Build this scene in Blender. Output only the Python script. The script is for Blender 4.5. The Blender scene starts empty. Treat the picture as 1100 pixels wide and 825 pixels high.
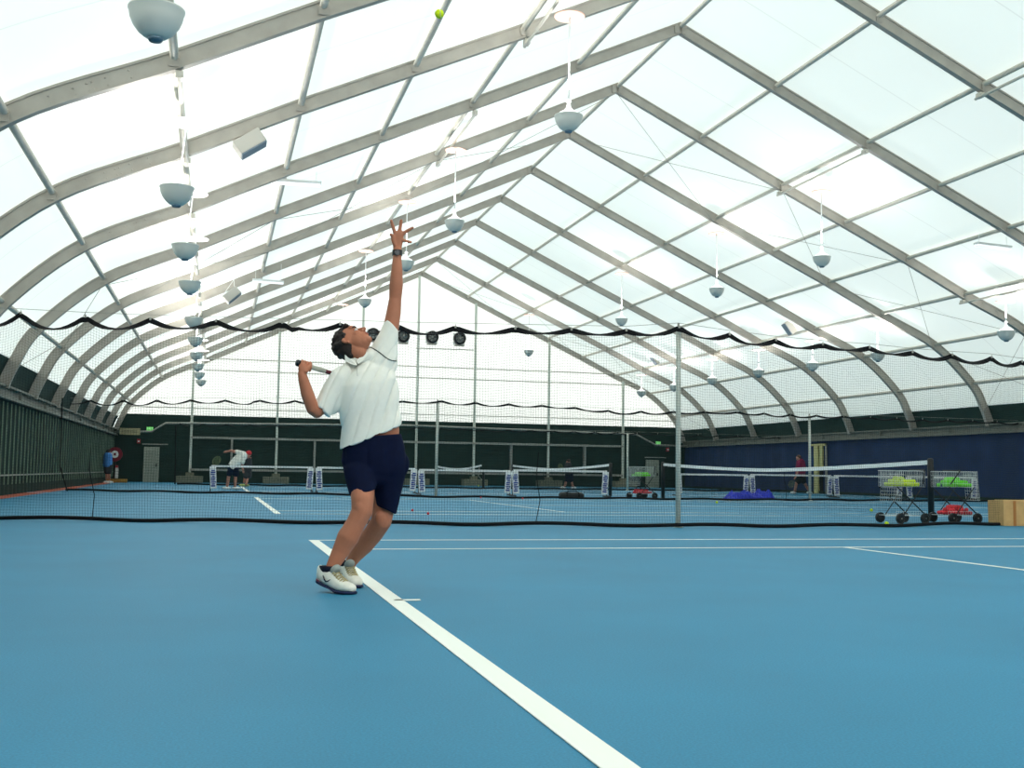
import bpy, bmesh, math, random
from mathutils import Vector, Matrix
from mathutils.bvhtree import BVHTree
random.seed(7)
PI = math.pi
SC = bpy.context.scene
COL = SC.collection

# ---------------------------------------------------------------- camera, world, sun, exposure
YAW, PIT, ROL, FPX = 0.2593, 0.0798, 0.0141, 1187.04
CAM = Vector((-0.9612, 0.0, 0.7436))
_fw = Vector((math.sin(YAW)*math.cos(PIT), math.cos(YAW)*math.cos(PIT), math.sin(PIT)))
_r0 = Vector((math.cos(YAW), -math.sin(YAW), 0)); _u0 = _r0.cross(_fw)
_r = math.cos(ROL)*_r0 + math.sin(ROL)*_u0
_u = -math.sin(ROL)*_r0 + math.cos(ROL)*_u0
cd = bpy.data.cameras.new('camera'); cam = bpy.data.objects.new('camera', cd); COL.objects.link(cam)
cam.matrix_world = Matrix(((_r.x, _u.x, -_fw.x, CAM.x), (_r.y, _u.y, -_fw.y, CAM.y), (_r.z, _u.z, -_fw.z, CAM.z), (0, 0, 0, 1)))
cd.sensor_width = 36.0; cd.lens = 36.0*FPX/1100.0; cd.clip_start = 0.05; cd.clip_end = 500
SC.camera = cam

w = bpy.data.worlds.new('sky'); SC.world = w; w.use_nodes = True
w.node_tree.nodes['Background'].inputs[0].default_value = (0.93, 1.0, 0.965, 1)
_n = w.node_tree.nodes; _l = w.node_tree.links
_tc = _n.new('ShaderNodeTexCoord'); _sx = _n.new('ShaderNodeSeparateXYZ'); _l.new(_tc.outputs['Generated'], _sx.inputs[0])
_m1 = _n.new('ShaderNodeMath'); _m1.operation = 'MULTIPLY'; _l.new(_sx.outputs[1], _m1.inputs[0]); _l.new(_sx.outputs[1], _m1.inputs[1])
_m2 = _n.new('ShaderNodeMath'); _m2.operation = 'MULTIPLY_ADD'; _l.new(_m1.outputs[0], _m2.inputs[0]); _m2.inputs[1].default_value = 1.5; _m2.inputs[2].default_value = 0.80
_l.new(_m2.outputs[0], _n['Background'].inputs[1])
sd = bpy.data.lights.new('sun', 'SUN'); sd.energy = 7.0; sd.angle = 0.05; sd.color = (1.0, 0.97, 0.93)
sun = bpy.data.objects.new('sun', sd); COL.objects.link(sun)
sun.rotation_euler = Vector((0.20, 0.86, -0.46)).to_track_quat('-Z', 'Y').to_euler()
vs = SC.view_settings
vs.view_transform = 'Standard'; vs.look = 'None'; vs.gamma = 1.0; vs.exposure = 0.08; vs.use_curve_mapping = False
LAMP_GLOW = 22.0

# ---------------------------------------------------------------- helpers
def at(x, y, **k):                       # point of the place seen at a pixel, on the plane X=, Y= or Z=
    d = _fw + _r*((x-550)/FPX) - _u*((y-412.5)/FPX)
    a, v = list(k.items())[0]; i = 'XYZ'.index(a)
    return CAM + d*((v-CAM[i])/d[i])

def srgb(c):
    return tuple(((v/255)/12.92 if v/255 <= .04045 else ((v/255+.055)/1.055)**2.4) for v in c)

MATS = {}
def mat(name, col, rough=.6, metal=0., noise=0., nscale=20., emit=0., spec=.4, bump=0., lin=False):
    if name in MATS: return MATS[name]
    m = bpy.data.materials.new(name); m.use_nodes = True; nt = m.node_tree
    b = nt.nodes['Principled BSDF']; c = col if lin else srgb(col)
    b.inputs['Base Color'].default_value = (*c, 1); b.inputs['Roughness'].default_value = rough
    b.inputs['Metallic'].default_value = metal; b.inputs['Specular IOR Level'].default_value = spec
    if noise or bump:
        tc = nt.nodes.new('ShaderNodeTexCoord'); n = nt.nodes.new('ShaderNodeTexNoise')
        n.inputs['Scale'].default_value = nscale; n.inputs['Detail'].default_value = 6
        nt.links.new(tc.outputs['Object'], n.inputs['Vector'])
        if noise:
            r = nt.nodes.new('ShaderNodeValToRGB')
            r.color_ramp.elements[0].position = .3; r.color_ramp.elements[1].position = .7
            r.color_ramp.elements[0].color = (*[max(0, v*(1-noise)) for v in c], 1)
            r.color_ramp.elements[1].color = (*[min(1, v*(1+noise)) for v in c], 1)
            nt.links.new(n.outputs['Fac'], r.inputs['Fac']); nt.links.new(r.outputs['Color'], b.inputs['Base Color'])
        if bump:
            bp = nt.nodes.new('ShaderNodeBump'); bp.inputs['Strength'].default_value = bump; bp.inputs['Distance'].default_value = .02
            nt.links.new(n.outputs['Fac'], bp.inputs['Height']); nt.links.new(bp.outputs['Normal'], b.inputs['Normal'])
    if emit:
        b.inputs['Emission Color'].default_value = (*c, 1); b.inputs['Emission Strength'].default_value = emit
    MATS[name] = m; return m

def fabric_mat(name, col, seam_phase, seam_every, axis, trans=.55):
    """translucent membrane with faint welded seams across it"""
    m = bpy.data.materials.new(name); m.use_nodes = True; nt = m.node_tree; N = nt.nodes; L = nt.links
    N.remove(N['Principled BSDF']); out = N['Material Output']
    tc = N.new('ShaderNodeTexCoord'); sx = N.new('ShaderNodeSeparateXYZ'); L.new(tc.outputs['Object'], sx.inputs[0])
    a = N.new('ShaderNodeMath'); a.operation = 'SUBTRACT'; L.new(sx.outputs[axis], a.inputs[0]); a.inputs[1].default_value = seam_phase
    b = N.new('ShaderNodeMath'); b.operation = 'PINGPONG'; L.new(a.outputs[0], b.inputs[0]); b.inputs[1].default_value = seam_every/2
    c = N.new('ShaderNodeMath'); c.operation = 'LESS_THAN'; L.new(b.outputs[0], c.inputs[0]); c.inputs[1].default_value = .018
    n = N.new('ShaderNodeTexNoise'); n.inputs['Scale'].default_value = .35; n.inputs['Detail'].default_value = 3; L.new(tc.outputs['Object'], n.inputs['Vector'])
    r = N.new('ShaderNodeValToRGB'); r.color_ramp.elements[0].color = (*[v*.95 for v in col], 1); r.color_ramp.elements[1].color = (*col, 1)
    L.new(n.outputs['Fac'], r.inputs['Fac'])
    mx = N.new('ShaderNodeMix'); mx.data_type = 'RGBA'; L.new(c.outputs[0], mx.inputs[0]); L.new(r.outputs['Color'], mx.inputs[6])
    mx.inputs[7].default_value = (*[v*.86 for v in col], 1)
    d = N.new('ShaderNodeBsdfDiffuse'); t = N.new('ShaderNodeBsdfTranslucent'); s = N.new('ShaderNodeMixShader'); s.inputs[0].default_value = trans
    L.new(mx.outputs[2], d.inputs[0]); L.new(mx.outputs[2], t.inputs[0]); L.new(d.outputs[0], s.inputs[1]); L.new(t.outputs[0], s.inputs[2])
    L.new(s.outputs[0], out.inputs[0]); return m

def finish(name, bm, m, parent=None, smooth=False, free=True):
    me = bpy.data.meshes.new(name); bm.to_mesh(me)
    if free: bm.free()
    me.materials.append(m)
    if smooth:
        for p in me.polygons: p.use_smooth = True
    o = bpy.data.objects.new(name, me); COL.objects.link(o)
    if parent is not None: o.parent = parent
    return o

def tag(o, label, cat, group=None):
    o['label'] = label; o['category'] = cat
    if group: o['group'] = group
    return o
def struct(name, bm, m, smooth=False):
    o = finish(name, bm, m, None, smooth); o['kind'] = 'structure'; return o
def thing(name, label, cat, loc=(0, 0, 0), rz=0, group=None):
    o = bpy.data.objects.new(name, None); COL.objects.link(o); o.location = loc; o.rotation_euler = (0, 0, rz)
    o.empty_display_size = .1
    return tag(o, label, cat, group)
def part(name, bm, m, root, smooth=False, world=False, label=None):
    """part whose bmesh is in the root's local frame (or in world coordinates if world)"""
    if world:
        mw = Matrix.Identity(4); q = root
        while q is not None:
            mw = Matrix.Translation(q.location) @ q.rotation_euler.to_matrix().to_4x4() @ mw; q = q.parent
        mw = mw.inverted()
        bm.transform(mw)
    o = finish(name, bm, m, root, smooth)
    if label: o['label'] = label
    return o
def copy_tree(o, parent=None):
    c = o.copy(); COL.objects.link(c)
    if parent is not None: c.parent = parent
    for ch in list(o.children): copy_tree(ch, c)
    return c

def V(*a): return Vector(a if len(a) > 1 else a[0])
def quadbox(bm, cx, cy, cz, sx, sy, sz, M=None):
    vs_ = [bm.verts.new(V(cx+sx/2*i, cy+sy/2*j, cz+sz/2*k) if M is None else M @ V(cx+sx/2*i, cy+sy/2*j, cz+sz/2*k))
           for i in (-1, 1) for j in (-1, 1) for k in (-1, 1)]
    for f in ((0, 1, 3, 2), (4, 6, 7, 5), (0, 4, 5, 1), (2, 3, 7, 6), (0, 2, 6, 4), (1, 5, 7, 3)):
        bm.faces.new([vs_[i] for i in f])
def box(cx, cy, cz, sx, sy, sz, bev=0., M=None):
    bm = bmesh.new(); quadbox(bm, cx, cy, cz, sx, sy, sz, M)
    if bev: bmesh.ops.bevel(bm, geom=bm.edges[:], offset=bev, segments=2, affect='EDGES', profile=.7)
    bmesh.ops.recalc_face_normals(bm, faces=bm.faces[:]); return bm
def frame_of(d):
    d = d.normalized(); a = V(0, 0, 1) if abs(d.z) < .9 else V(1, 0, 0)
    u = d.cross(a).normalized(); return u, d.cross(u).normalized()
def sweep(bm, pts, sec, caps=True, up=None, scale=None):
    """sweep a closed 2-D section along a polyline"""
    rings = []; n = len(pts)
    for i, p in enumerate(pts):
        d = (pts[min(i+1, n-1)]-pts[max(i-1, 0)])
        if up is None:
            if i == 0: u, v = frame_of(d)
            else:
                dn = d.normalized(); u = (u - dn*u.dot(dn)).normalized(); v = dn.cross(u)
        else:
            dn = d.normalized(); u = (up - dn*up.dot(dn)).normalized(); v = dn.cross(u)
        s = 1 if scale is None else scale[i]
        rings.append([bm.verts.new(p+u*(a*s)+v*(b*s)) for a, b in sec])
    k = len(sec)
    for i in range(n-1):
        for j in range(k):
            bm.faces.new((rings[i][j], rings[i][(j+1) % k], rings[i+1][(j+1) % k], rings[i+1][j]))
    if caps: bm.faces.new(rings[0][::-1]); bm.faces.new(rings[-1])
    return rings
def circ(r, n=8): return [(r*math.cos(2*PI*i/n), r*math.sin(2*PI*i/n)) for i in range(n)]
def tube(bm, pts, r, n=8, scale=None): sweep(bm, [V(p) for p in pts], circ(r, n), True, None, scale)
def tubes(lst, r, n=8):
    bm = bmesh.new()
    for p in lst: tube(bm, p, r, n)
    bmesh.ops.recalc_face_normals(bm, faces=bm.faces[:]); return bm
def lathe(bm, prof, n=24, c=(0, 0, 0), close=False):
    """revolve (r, z) profile about the vertical"""
    c = V(c); rings = []
    for r, z in prof:
        if r < 1e-6: rings.append([bm.verts.new(c+V(0, 0, z))])
        else: rings.append([bm.verts.new(c+V(r*math.cos(2*PI*i/n), r*math.sin(2*PI*i/n), z)) for i in range(n)])
    for a, b in zip(rings, rings[1:]):
        for i in range(n):
            j = (i+1) % n
            if len(a) == 1 and len(b) == 1: break
            if len(a) == 1: bm.faces.new((a[0], b[j], b[i]))
            elif len(b) == 1: bm.faces.new((a[i], a[j], b[0]))
            else: bm.faces.new((a[i], a[j], b[j], b[i]))
def ball(bm, c, r, seg=12, M=None):
    mm = Matrix.Translation(V(c)) @ (M if M is not None else Matrix.Identity(4)) @ Matrix.Diagonal((*(r if hasattr(r, '__len__') else (r, r, r)), 1))
    bmesh.ops.create_uvsphere(bm, u_segments=seg, v_segments=max(6, seg*2//3), radius=1, matrix=mm)
def limb(bm, pts, rad, seg=14):
    """chain of spheres and cones: one volume after remeshing"""
    pts = [V(p) for p in pts]
    for p, r in zip(pts, rad): ball(bm, p, r, seg)
    for (p, r), (q, s) in zip(zip(pts, rad), list(zip(pts, rad))[1:]):
        if (q-p).length < 1e-4: continue
        sweep(bm, [p, q], circ(1, seg), True, None, [r, s])
def loft(bm, secs, n=24, sq=1.0):
    """closed volume through elliptical sections (centre, u, v)"""
    rings = []
    for c, u, v in secs:
        ring = []
        for i in range(n):
            t = 2*PI*i/n; ct, st = math.cos(t), math.sin(t)
            ct = math.copysign(abs(ct)**sq, ct); st = math.copysign(abs(st)**sq, st)
            ring.append(bm.verts.new(c+u*ct+v*st))
        rings.append(ring)
    for a, b in zip(rings, rings[1:]):
        for i in range(n): bm.faces.new((a[i], a[(i+1) % n], b[(i+1) % n], b[i]))
    bm.faces.new(rings[0][::-1]); bm.faces.new(rings[-1])
def remesh(bm, vox, smooth=4, fac=.5):
    """fuse overlapping closed volumes into one continuous skin"""
    bmesh.ops.recalc_face_normals(bm, faces=bm.faces[:])
    me = bpy.data.meshes.new('tmp'); bm.to_mesh(me); bm.free()
    o = bpy.data.objects.new('tmp', me); COL.objects.link(o)
    md = o.modifiers.new('r', 'REMESH'); md.mode = 'VOXEL'; md.voxel_size = vox; md.adaptivity = 0
    if smooth:
        s = o.modifiers.new('s', 'SMOOTH'); s.factor = fac; s.iterations = smooth
    dg = bpy.context.evaluated_depsgraph_get(); dg.update()
    ev = o.evaluated_get(dg); m2 = ev.to_mesh()
    nb = bmesh.new(); nb.from_mesh(m2); ev.to_mesh_clear()
    bpy.data.objects.remove(o); bpy.data.meshes.remove(me)
    return nb

# ---------------------------------------------------------------- materials
M_steel = mat('aluminium arch', (168, 163, 153), .55, .15, .10, 3)
M_purlin = mat('aluminium tube', (196, 192, 180), .5, .15, .08, 4)
M_court = mat('blue acrylic court', (0.013, 0.188, 0.330), .60, 0, .07, .8, spec=.38, bump=.0, lin=True)
_nt = M_court.node_tree; _g = _nt.nodes.new('ShaderNodeTexNoise'); _g.inputs['Scale'].default_value = 130; _g.inputs['Detail'].default_value = 3
_tc = [n for n in _nt.nodes if n.type == 'TEX_COORD'][0]; _nt.links.new(_tc.outputs['Object'], _g.inputs['Vector'])
_mp = _nt.nodes.new('ShaderNodeMapRange'); _mp.inputs['From Min'].default_value = .3; _mp.inputs['From Max'].default_value = .7; _mp.inputs['To Min'].default_value = .80; _mp.inputs['To Max'].default_value = 1.2
_nt.links.new(_g.outputs['Fac'], _mp.inputs['Value']); _mx = _nt.nodes.new('ShaderNodeMix'); _mx.data_type = 'RGBA'; _mx.blend_type = 'MULTIPLY'; _mx.inputs[0].default_value = 1
_rp = [n for n in _nt.nodes if n.type == 'VALTORGB'][0]; _nt.links.new(_rp.outputs['Color'], _mx.inputs[6]); _nt.links.new(_mp.outputs[0], _mx.inputs[7])
_nt.links.new(_mx.outputs[2], _nt.nodes['Principled BSDF'].inputs['Base Color'])
M_line = mat('white court paint', (238, 240, 232), .7)
M_red = mat('terracotta surround', (178, 84, 60), .8, 0, .12, 2)
M_green = mat('dark green liner', (0.006, 0.030, 0.024), .85, 0, .15, 2, lin=True)
M_dkgreen = mat('dark green curtain', (0.004, 0.022, 0.017), .85, 0, .2, 1.5, lin=True)
M_blue = mat('navy blue wall curtain', (0.006, 0.025, 0.085), .85, 0, .15, 1.2, lin=True)
M_rib = mat('pale green batten', (112, 134, 112), .6, .1)
M_rail = mat('galvanised rail', (150, 150, 142), .5, .3, .1, 8)
M_string = mat('dark green net twine', (14, 34, 30), .9)
M_black = mat('black webbing', (9, 11, 15), .75, spec=.2)
M_blackm = mat('black enamelled metal', (14, 16, 20), .45)
M_white = mat('white enamel', (235, 238, 235), .45)
M_pole = mat('white painted pole', (206, 208, 196), .5)
M_bowl = mat('grey enamelled reflector', (204, 207, 200), .4, .05)
M_bowlcap = mat('blue grey lamp cap', (96, 122, 138), .35, .3)
M_tape = mat('white net tape', (240, 242, 240), .7)
M_skin = mat('tanned skin', (176, 112, 84), .55, 0, .08, 9, spec=.35)
M_skin2 = mat('pale skin', (178, 122, 104), .6)
M_shirt = mat('white polo cloth', (236, 236, 226), .85, 0, .02, 30, spec=.1, bump=.1)
M_navy = mat('navy sport cloth', (12, 20, 46), .85, 0, .1, 25, spec=.1)
M_hair = mat('dark brown hair', (34, 24, 20), .7, 0, .35, 60)
M_yel = mat('yellow felt', (205, 228, 20), .85, 0, .08, 60)
M_grn = mat('green felt', (110, 225, 30), .85, 0, .08, 60)
M_rdb = mat('red felt', (225, 62, 72), .85, 0, .08, 60)
M_concrete = mat('concrete', (112, 112, 96), .9, 0, .15, 10)
M_lightwood = mat('cardboard', (196, 158, 104), .85, 0, .12, 7)
M_glow = bpy.data.materials.new('lamp lens glow'); M_glow.use_nodes = True
_b = M_glow.node_tree.nodes['Principled BSDF']; _b.inputs['Base Color'].default_value = (1, 1, 1, 1)
_b.inputs['Emission Color'].default_value = (1, .97, .94, 1); _b.inputs['Emission Strength'].default_value = LAMP_GLOW
M_glow2 = bpy.data.materials.new('cover and disc glow'); M_glow2.use_nodes = True
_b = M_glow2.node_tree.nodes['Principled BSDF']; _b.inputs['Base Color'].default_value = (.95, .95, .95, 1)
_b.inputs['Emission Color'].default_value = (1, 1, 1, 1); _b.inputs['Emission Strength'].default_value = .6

# ---------------------------------------------------------------- building shell
XR = 9.43; BAY = 4.3322; Y0 = 15.27
def FY(k): return Y0+BAY*k                    # arch k; k=10 stands at the far wall, k=0 is the nearest in view
HALF = [(0, 11.58), (2.58, 10.37), (5.10, 9.19), (7.14, 8.26), (9.19, 7.32), (11.16, 6.36), (13.24, 5.40), (14.71, 4.12), (15.22, 3.26), (15.50, 2.45), (15.62, 1.3), (15.66, 0)]
def catmull(P, a, b, n):
    out = []
    for i in range(a, b):
        p0, p1, p2, p3 = P[max(i-1, 0)], P[i], P[i+1], P[min(i+2, len(P)-1)]
        for s in range(n):
            t = s/n
            out.append(tuple(.5*((2*p1[k])+(-p0[k]+p2[k])*t+(2*p0[k]-5*p1[k]+4*p2[k]-p3[k])*t*t+(-p0[k]+3*p1[k]-3*p2[k]+p3[k])*t**3) for k in (0, 1)))
    out.append(P[b]); return out
PROF = [HALF[i] for i in range(5)] + catmull(HALF, 5, 11, 6)
def prof_at(z):                               # half width at a height
    for (x1, z1), (x2, z2) in zip(PROF, PROF[1:]):
        if z1 >= z >= z2: return x1+(x2-x1)*(z1-z)/(z1-z2+1e-9)
    return PROF[-1][0]
def roof_z(x):
    x = abs(x-XR)
    for (x1, z1), (x2, z2) in zip(PROF, PROF[1:]):
        if x1 <= x <= x2: return z1+(z2-z1)*(x-x1)/(x2-x1+1e-9)
    return 0
YN, YE = FY(-4), FY(10)
bm = bmesh.new()
for p in ((-40, -30), (60, -30), (60, 90), (-40, 90)): bm.verts.new((p[0], p[1], -.02))
bm.faces.new(bm.verts[:]); o = struct('ground', bm, mat('pale bounce ground', (205, 203, 196), .9, 0, .1, 2))  # unseen outdoor ground, paled to bounce more daylight through the gables
struct('floor', box(XR, (YN+YE)/2, -.01, 31.4, YE-YN, .02), M_court)
# terracotta strip along the left curtain
bm = bmesh.new(); quadbox(bm, -5.79, (18+YE)/2, .002, .50, YE-18, .004); struct('trim_1', bm, M_red)
bm = bmesh.new(); quadbox(bm, -5.6, 33.3, .004, .9, .30, .004); struct('trim_2', bm, mat('pale blue strip', (150, 200, 226), .7))  # flat pale blue strip across the floor edge by the left curtain
def strip(x0, y0, x1, y1, wd=.05, z=.004):
    bm = bmesh.new(); d = V(x1-x0, y1-y0, 0); L = d.length
    quadbox(bm, 0, 0, z, L+wd, wd, .003, Matrix.Translation(V((x0+x1)/2, (y0+y1)/2, 0)) @ Matrix.Rotation(math.atan2(d.y, d.x), 4, 'Z'))
    return bm
tn = 3
def court(yn, yf, full=True):
    """court lines; baseline along X=0, net at X=11.885"""
    global tn
    W = 10.97; segs = [(0, yn, 0, yf, .10), (23.77, yn, 23.77, yf, .10), (0, yn, 23.77, yn, .05), (0, yf, 23.77, yf, .05),
        (0, yn+1.37, 23.77, yn+1.37, .05), (0, yf-1.37, 23.77, yf-1.37, .05), (5.485, yn+1.37, 5.485, yf-1.37, .05),
        (18.285, yn+1.37, 18.285, yf-1.37, .05), (5.485, (yn+yf)/2, 18.285, (yn+yf)/2, .05), (.05, (yn+yf)/2, .2, (yn+yf)/2, .05)]
    bm = bmesh.new()
    for i, (x0, y0, x1, y1, wd) in enumerate(segs):
        d = V(x1-x0, y1-y0, 0)
        off = wd/2 if (x0 == x1 == 0) else 0
        quadbox(bm, 0, 0, .003+.0005*(i % 3), d.length, wd, .003, Matrix.Translation(V((x0+x1)/2+off, (y0+y1)/2, 0)) @ Matrix.Rotation(math.atan2(d.y, d.x), 4, 'Z'))
    struct('trim_%d' % tn, bm, M_line); tn += 1
court(0.89, 11.86); court(18.85, 29.82); court(36.2, 47.17)

# roof membrane, one sheet, welded seams mid-bay
LZ = 3.26
half = [p for p in PROF if p[1] >= LZ-.01]
prof = [(XR-x, z) for x, z in half[::-1]] + [(XR+x, z) for x, z in half[1:]]
def offset_prof(pr, d):
    out = []
    for i, (x, z) in enumerate(pr):
        a = pr[max(i-1, 0)]; b = pr[min(i+1, len(pr)-1)]
        t = V(b[0]-a[0], 0, b[1]-a[1]).normalized(); n = V(-t.z, 0, t.x)
        out.append((x+n.x*d, z+n.z*d))
    return out
bm = bmesh.new(); pr = offset_prof(prof, .012)
g = [[bm.verts.new((x, y, z)) for x, z in pr] for y in (YN, YE)]
for i in range(len(pr)-1): bm.faces.new((g[0][i], g[0][i+1], g[1][i+1], g[1][i]))
M_roof = fabric_mat('white roof membrane', (.90, .96, .925), FY(0)+BAY/2, BAY, 1, .40)
struct('ceiling', bm, M_roof, True)
# far and near gable walls
def gable(y, zb, m, name):
    bm = bmesh.new(); pts = [p for p in PROF if p[1] > zb+.01]
    pts = pts+[(prof_at(zb), zb)]
    pl = [(XR-x, z) for x, z in pts[::-1]]+[(XR+x, z) for x, z in pts[1:]]
    f = bm.faces.new([bm.verts.new((x, y, z)) for x, z in pl]); struct(name, bm, m)
GZ = 3.42
M_gab = fabric_mat('white gable membrane', (.97, .97, .95), XR, 40, 0, .93)
M_gabn = fabric_mat('near gable fill membrane', (.98, .98, .97), XR, 40, 0, .95)  # unseen near gable, made extra translucent as frontal fill on the player
gable(YE+.02, GZ-.02, M_gab, 'wall_far_upper'); gable(YN-.02, GZ-.02, M_gabn, 'wall_near_upper')
for name, y in (('wall_far', YE), ('wall_near', YN)):
    bm = bmesh.new(); pl = [(-15.66, 0), (-15.62, 1.3), (-15.5, 2.45), (-15.14, GZ), (15.14, GZ), (15.5, 2.45), (15.62, 1.3), (15.66, 0)]
    vs1 = [bm.verts.new((XR+x, y, z)) for x, z in pl]; bm.faces.new(vs1)
    struct(name, bm, M_dkgreen)
# side walls: green liner between the arch feet, rail, lower curtain
for side, s in (('left', -1), ('right', 1)):
    low = [(x, z) for x, z in PROF if z <= 3.3]
    low = [(prof_at(3.3), 3.3)]+[p for p in low if p[1] > 2.3]+[(prof_at(2.3), 2.3)]
    bm = bmesh.new(); g = []
    nY = 68
    for i in range(nY+1):
        y = YN+(YE-YN)*i/nY; wv = .03*math.sin(PI*((y-Y0) % BAY)/BAY)
        g.append([bm.verts.new((XR+s*(x+.03), y, z+(-wv if k == 0 else 0))) for k, (x, z) in enumerate(low)])
    for a, b in zip(g, g[1:]):
        for i in range(len(low)-1): bm.faces.new((a[i], a[i+1], b[i+1], b[i]))
    struct('wall_%s_upper' % side, bm, M_green)
    # lower curtain, folded in shallow pleats
    bm = bmesh.new(); g = []; n = 900 if s < 0 else 420
    for i in range(n+1):
        y = YN+(YE-YN)*i/n
        fold = (.035*math.sin(y*2*PI/.56) if s < 0 else .02*math.sin(y*2.1)+.012*math.sin(y*5.3+1))
        g.append([bm.verts.new((XR+s*(15.44+fold), y, z)) for z in (2.36, 1.2, .0)])
    for a, b in zip(g, g[1:]):
        for i in range(2): bm.faces.new((a[i], a[i+1], b[i+1], b[i]))
    struct('wall_%s' % side, bm, M_dkgreen if s < 0 else M_blue, True)
    # rail beam: two chords and a plate between, short uprights
    bm = bmesh.new(); xx = XR+s*15.30
    quadbox(bm, xx, (YN+YE)/2, 2.62, .10, YE-YN, .05); quadbox(bm, xx-s*.02, (YN+YE)/2, 2.34, .12, YE-YN, .07)
    quadbox(bm, xx+s*.10, (YN+YE)/2, 2.48, .02, YE-YN, .24)
    for k in range(-4, 11): quadbox(bm, xx, FY(k)+BAY/2 if k < 10 else FY(k)-.1, 2.48, .06, .06, .26)
    struct('trim_%d' % tn, bm, mat('weathered steel rail', (112, 116, 108), .6, .2, .1, 5)); tn += 1
    # skirting rail low on the curtain
    bm = bmesh.new(); quadbox(bm, XR+s*15.37, (YN+YE)/2, .50 if s < 0 else .06, .03, YE-YN, .035 if s < 0 else .1)
    struct('baseboard_%s' % side, bm, M_rail if s < 0 else M_dkgreen)
# battens on the left curtain: one object each would be lost in the fold, they are welded on it
bm = bmesh.new(); y = 14.0
while y < YE-.3:
    quadbox(bm, -5.93, y, 1.27, .02, .035, 2.0); y += .56
struct('trim_%d' % tn, bm, M_rib); tn += 1

# arches
def arch(k):
    bm = bmesh.new()
    for s in (-1, 1):
        P = [p for p in PROF if p[1] > 2.66]+[(prof_at(2.62), 2.62)]; n = len(P)
        sec = [(0, -.065), (.035, -.065), (.035, -.045), (.225, -.045), (.225, -.065), (.26, -.065), (.26, .065), (.225, .065), (.225, .045), (.035, .045), (.035, .065), (0, .065)]
        rings = []
        for i, (x, z) in enumerate(P):
            a = P[max(i-1, 0)]; b = P[min(i+1, n-1)]
            t = V(b[0]-a[0], 0, b[1]-a[1]).normalized(); nn = V(t.z, 0, -t.x)     # inward
            if i == 0: nn = V(0, 0, -1/math.cos(math.atan2(1.21, 2.58)))
            rings.append([bm.verts.new((XR+s*(x+nn.x*d), FY(k)+e, z+nn.z*d)) for d, e in sec])
        for a, b in zip(rings, rings[1:]):
            for i in range(12):
                bm.faces.new((a[i], a[(i+1) % 12], b[(i+1) % 12], b[i]))
        bm.faces.new(rings[-1])
        # splice plates with bolts at the haunch and purlin cleats
        for j in range(1, 8):
            x, z = HALF[j]
            quadbox(bm, XR+s*(x-.03), FY(k)-.072, z-.17, .14, .014, .12)
            quadbox(bm, XR+s*(x-.03), FY(k)+.072, z-.17, .14, .014, .12)
        if -1 < k < 6:                       # bolted splice low on the rafter
            (xa, za), (xb, zb) = HALF[5], HALF[6]
            for t in (.28, .42, .50, .53, .61, .75):
                for dz in (.075, .185):
                    px_, pz_ = xa+(xb-xa)*t-dz*.42, za+(zb-za)*t-dz*.9
                    ball(bm, (XR+s*px_, FY(k)-.056, pz_), (.017, .012, .017), 6)
    for x in (-.09, .09):
        quadbox(bm, XR+x, FY(k)-.075, 11.58-.19, .12, .02, .22)
    bmesh.ops.recalc_face_normals(bm, faces=bm.faces[:])
    return bm
ordn = ['tenth', 'ninth', 'eighth', 'seventh', 'sixth', 'fifth', 'fourth', 'third', 'second']
for k in range(-4, 11):
    o = finish('roof_arch', arch(k), M_steel)
    if k == 10: l = 'grey metal roof arch standing against the far white gable wall'
    elif k == 0: l = 'nearest grey roof arch in view, crossing the top left corner by the big lamp'
    elif 1 <= k <= 9: l = 'grey metal roof arch, %s from the far end wall' % ordn[k-1]
    else: l = 'grey metal roof arch overhead behind the nearest one in view'
    tag(o, l, 'arch', 'roof arches along the hall')

# purlins
pn = ['', 'first', 'second', 'third', 'fourth', 'fifth', 'sixth', 'seventh']
for s, sn in ((-1, 'left'), (1, 'right')):
    for j in range(0, 8):
        if j == 0 and s > 0: continue
        x, z = HALF[j]; yb = YE+.0
        bm = tubes([[(XR+s*(x-.03), YN, z-.09), (XR+s*(x-.03), YE-.05, z-.09)]], .058, 8)
        o = finish('roof_purlin', bm, M_purlin, None, True)
        tag(o, 'long metal tube along the roof ridge joining the arch tops' if j == 0 else 'long metal tube down the %s roof slope, %s below the ridge' % (sn, pn[j]), 'roof beam', 'roof purlins')
# lamp carrier tubes under some bays
for s, sn in ((-1, 'left'), (1, 'right')):
    for j, jn in ((2, 'upper'), (5, 'lower')):
        for k, kn in ((0, 'nearest'), (2, 'next')):
            x, z = HALF[j]
            y0, y1 = FY(k)-.12, FY(k+1)+.15
            t = bmesh.new(); xx = XR+s*(x-.10)
            tube(t, [(xx, y0, z-.36), (xx, y1, z-.36)], .032)
            for yy in (FY(k), FY(k+1)): quadbox(t, xx, yy, z-.33, .10, .16, .10)
            bmesh.ops.recalc_face_normals(t, faces=t.faces[:])
            o = finish('lamp_carrier_tube', t, M_purlin, None, False)
            tag(o, 'short tube slung under two arches, %s bay, %s part of the %s slope' % (kn, jn, sn), 'beam', 'lamp carrier tubes')
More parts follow.
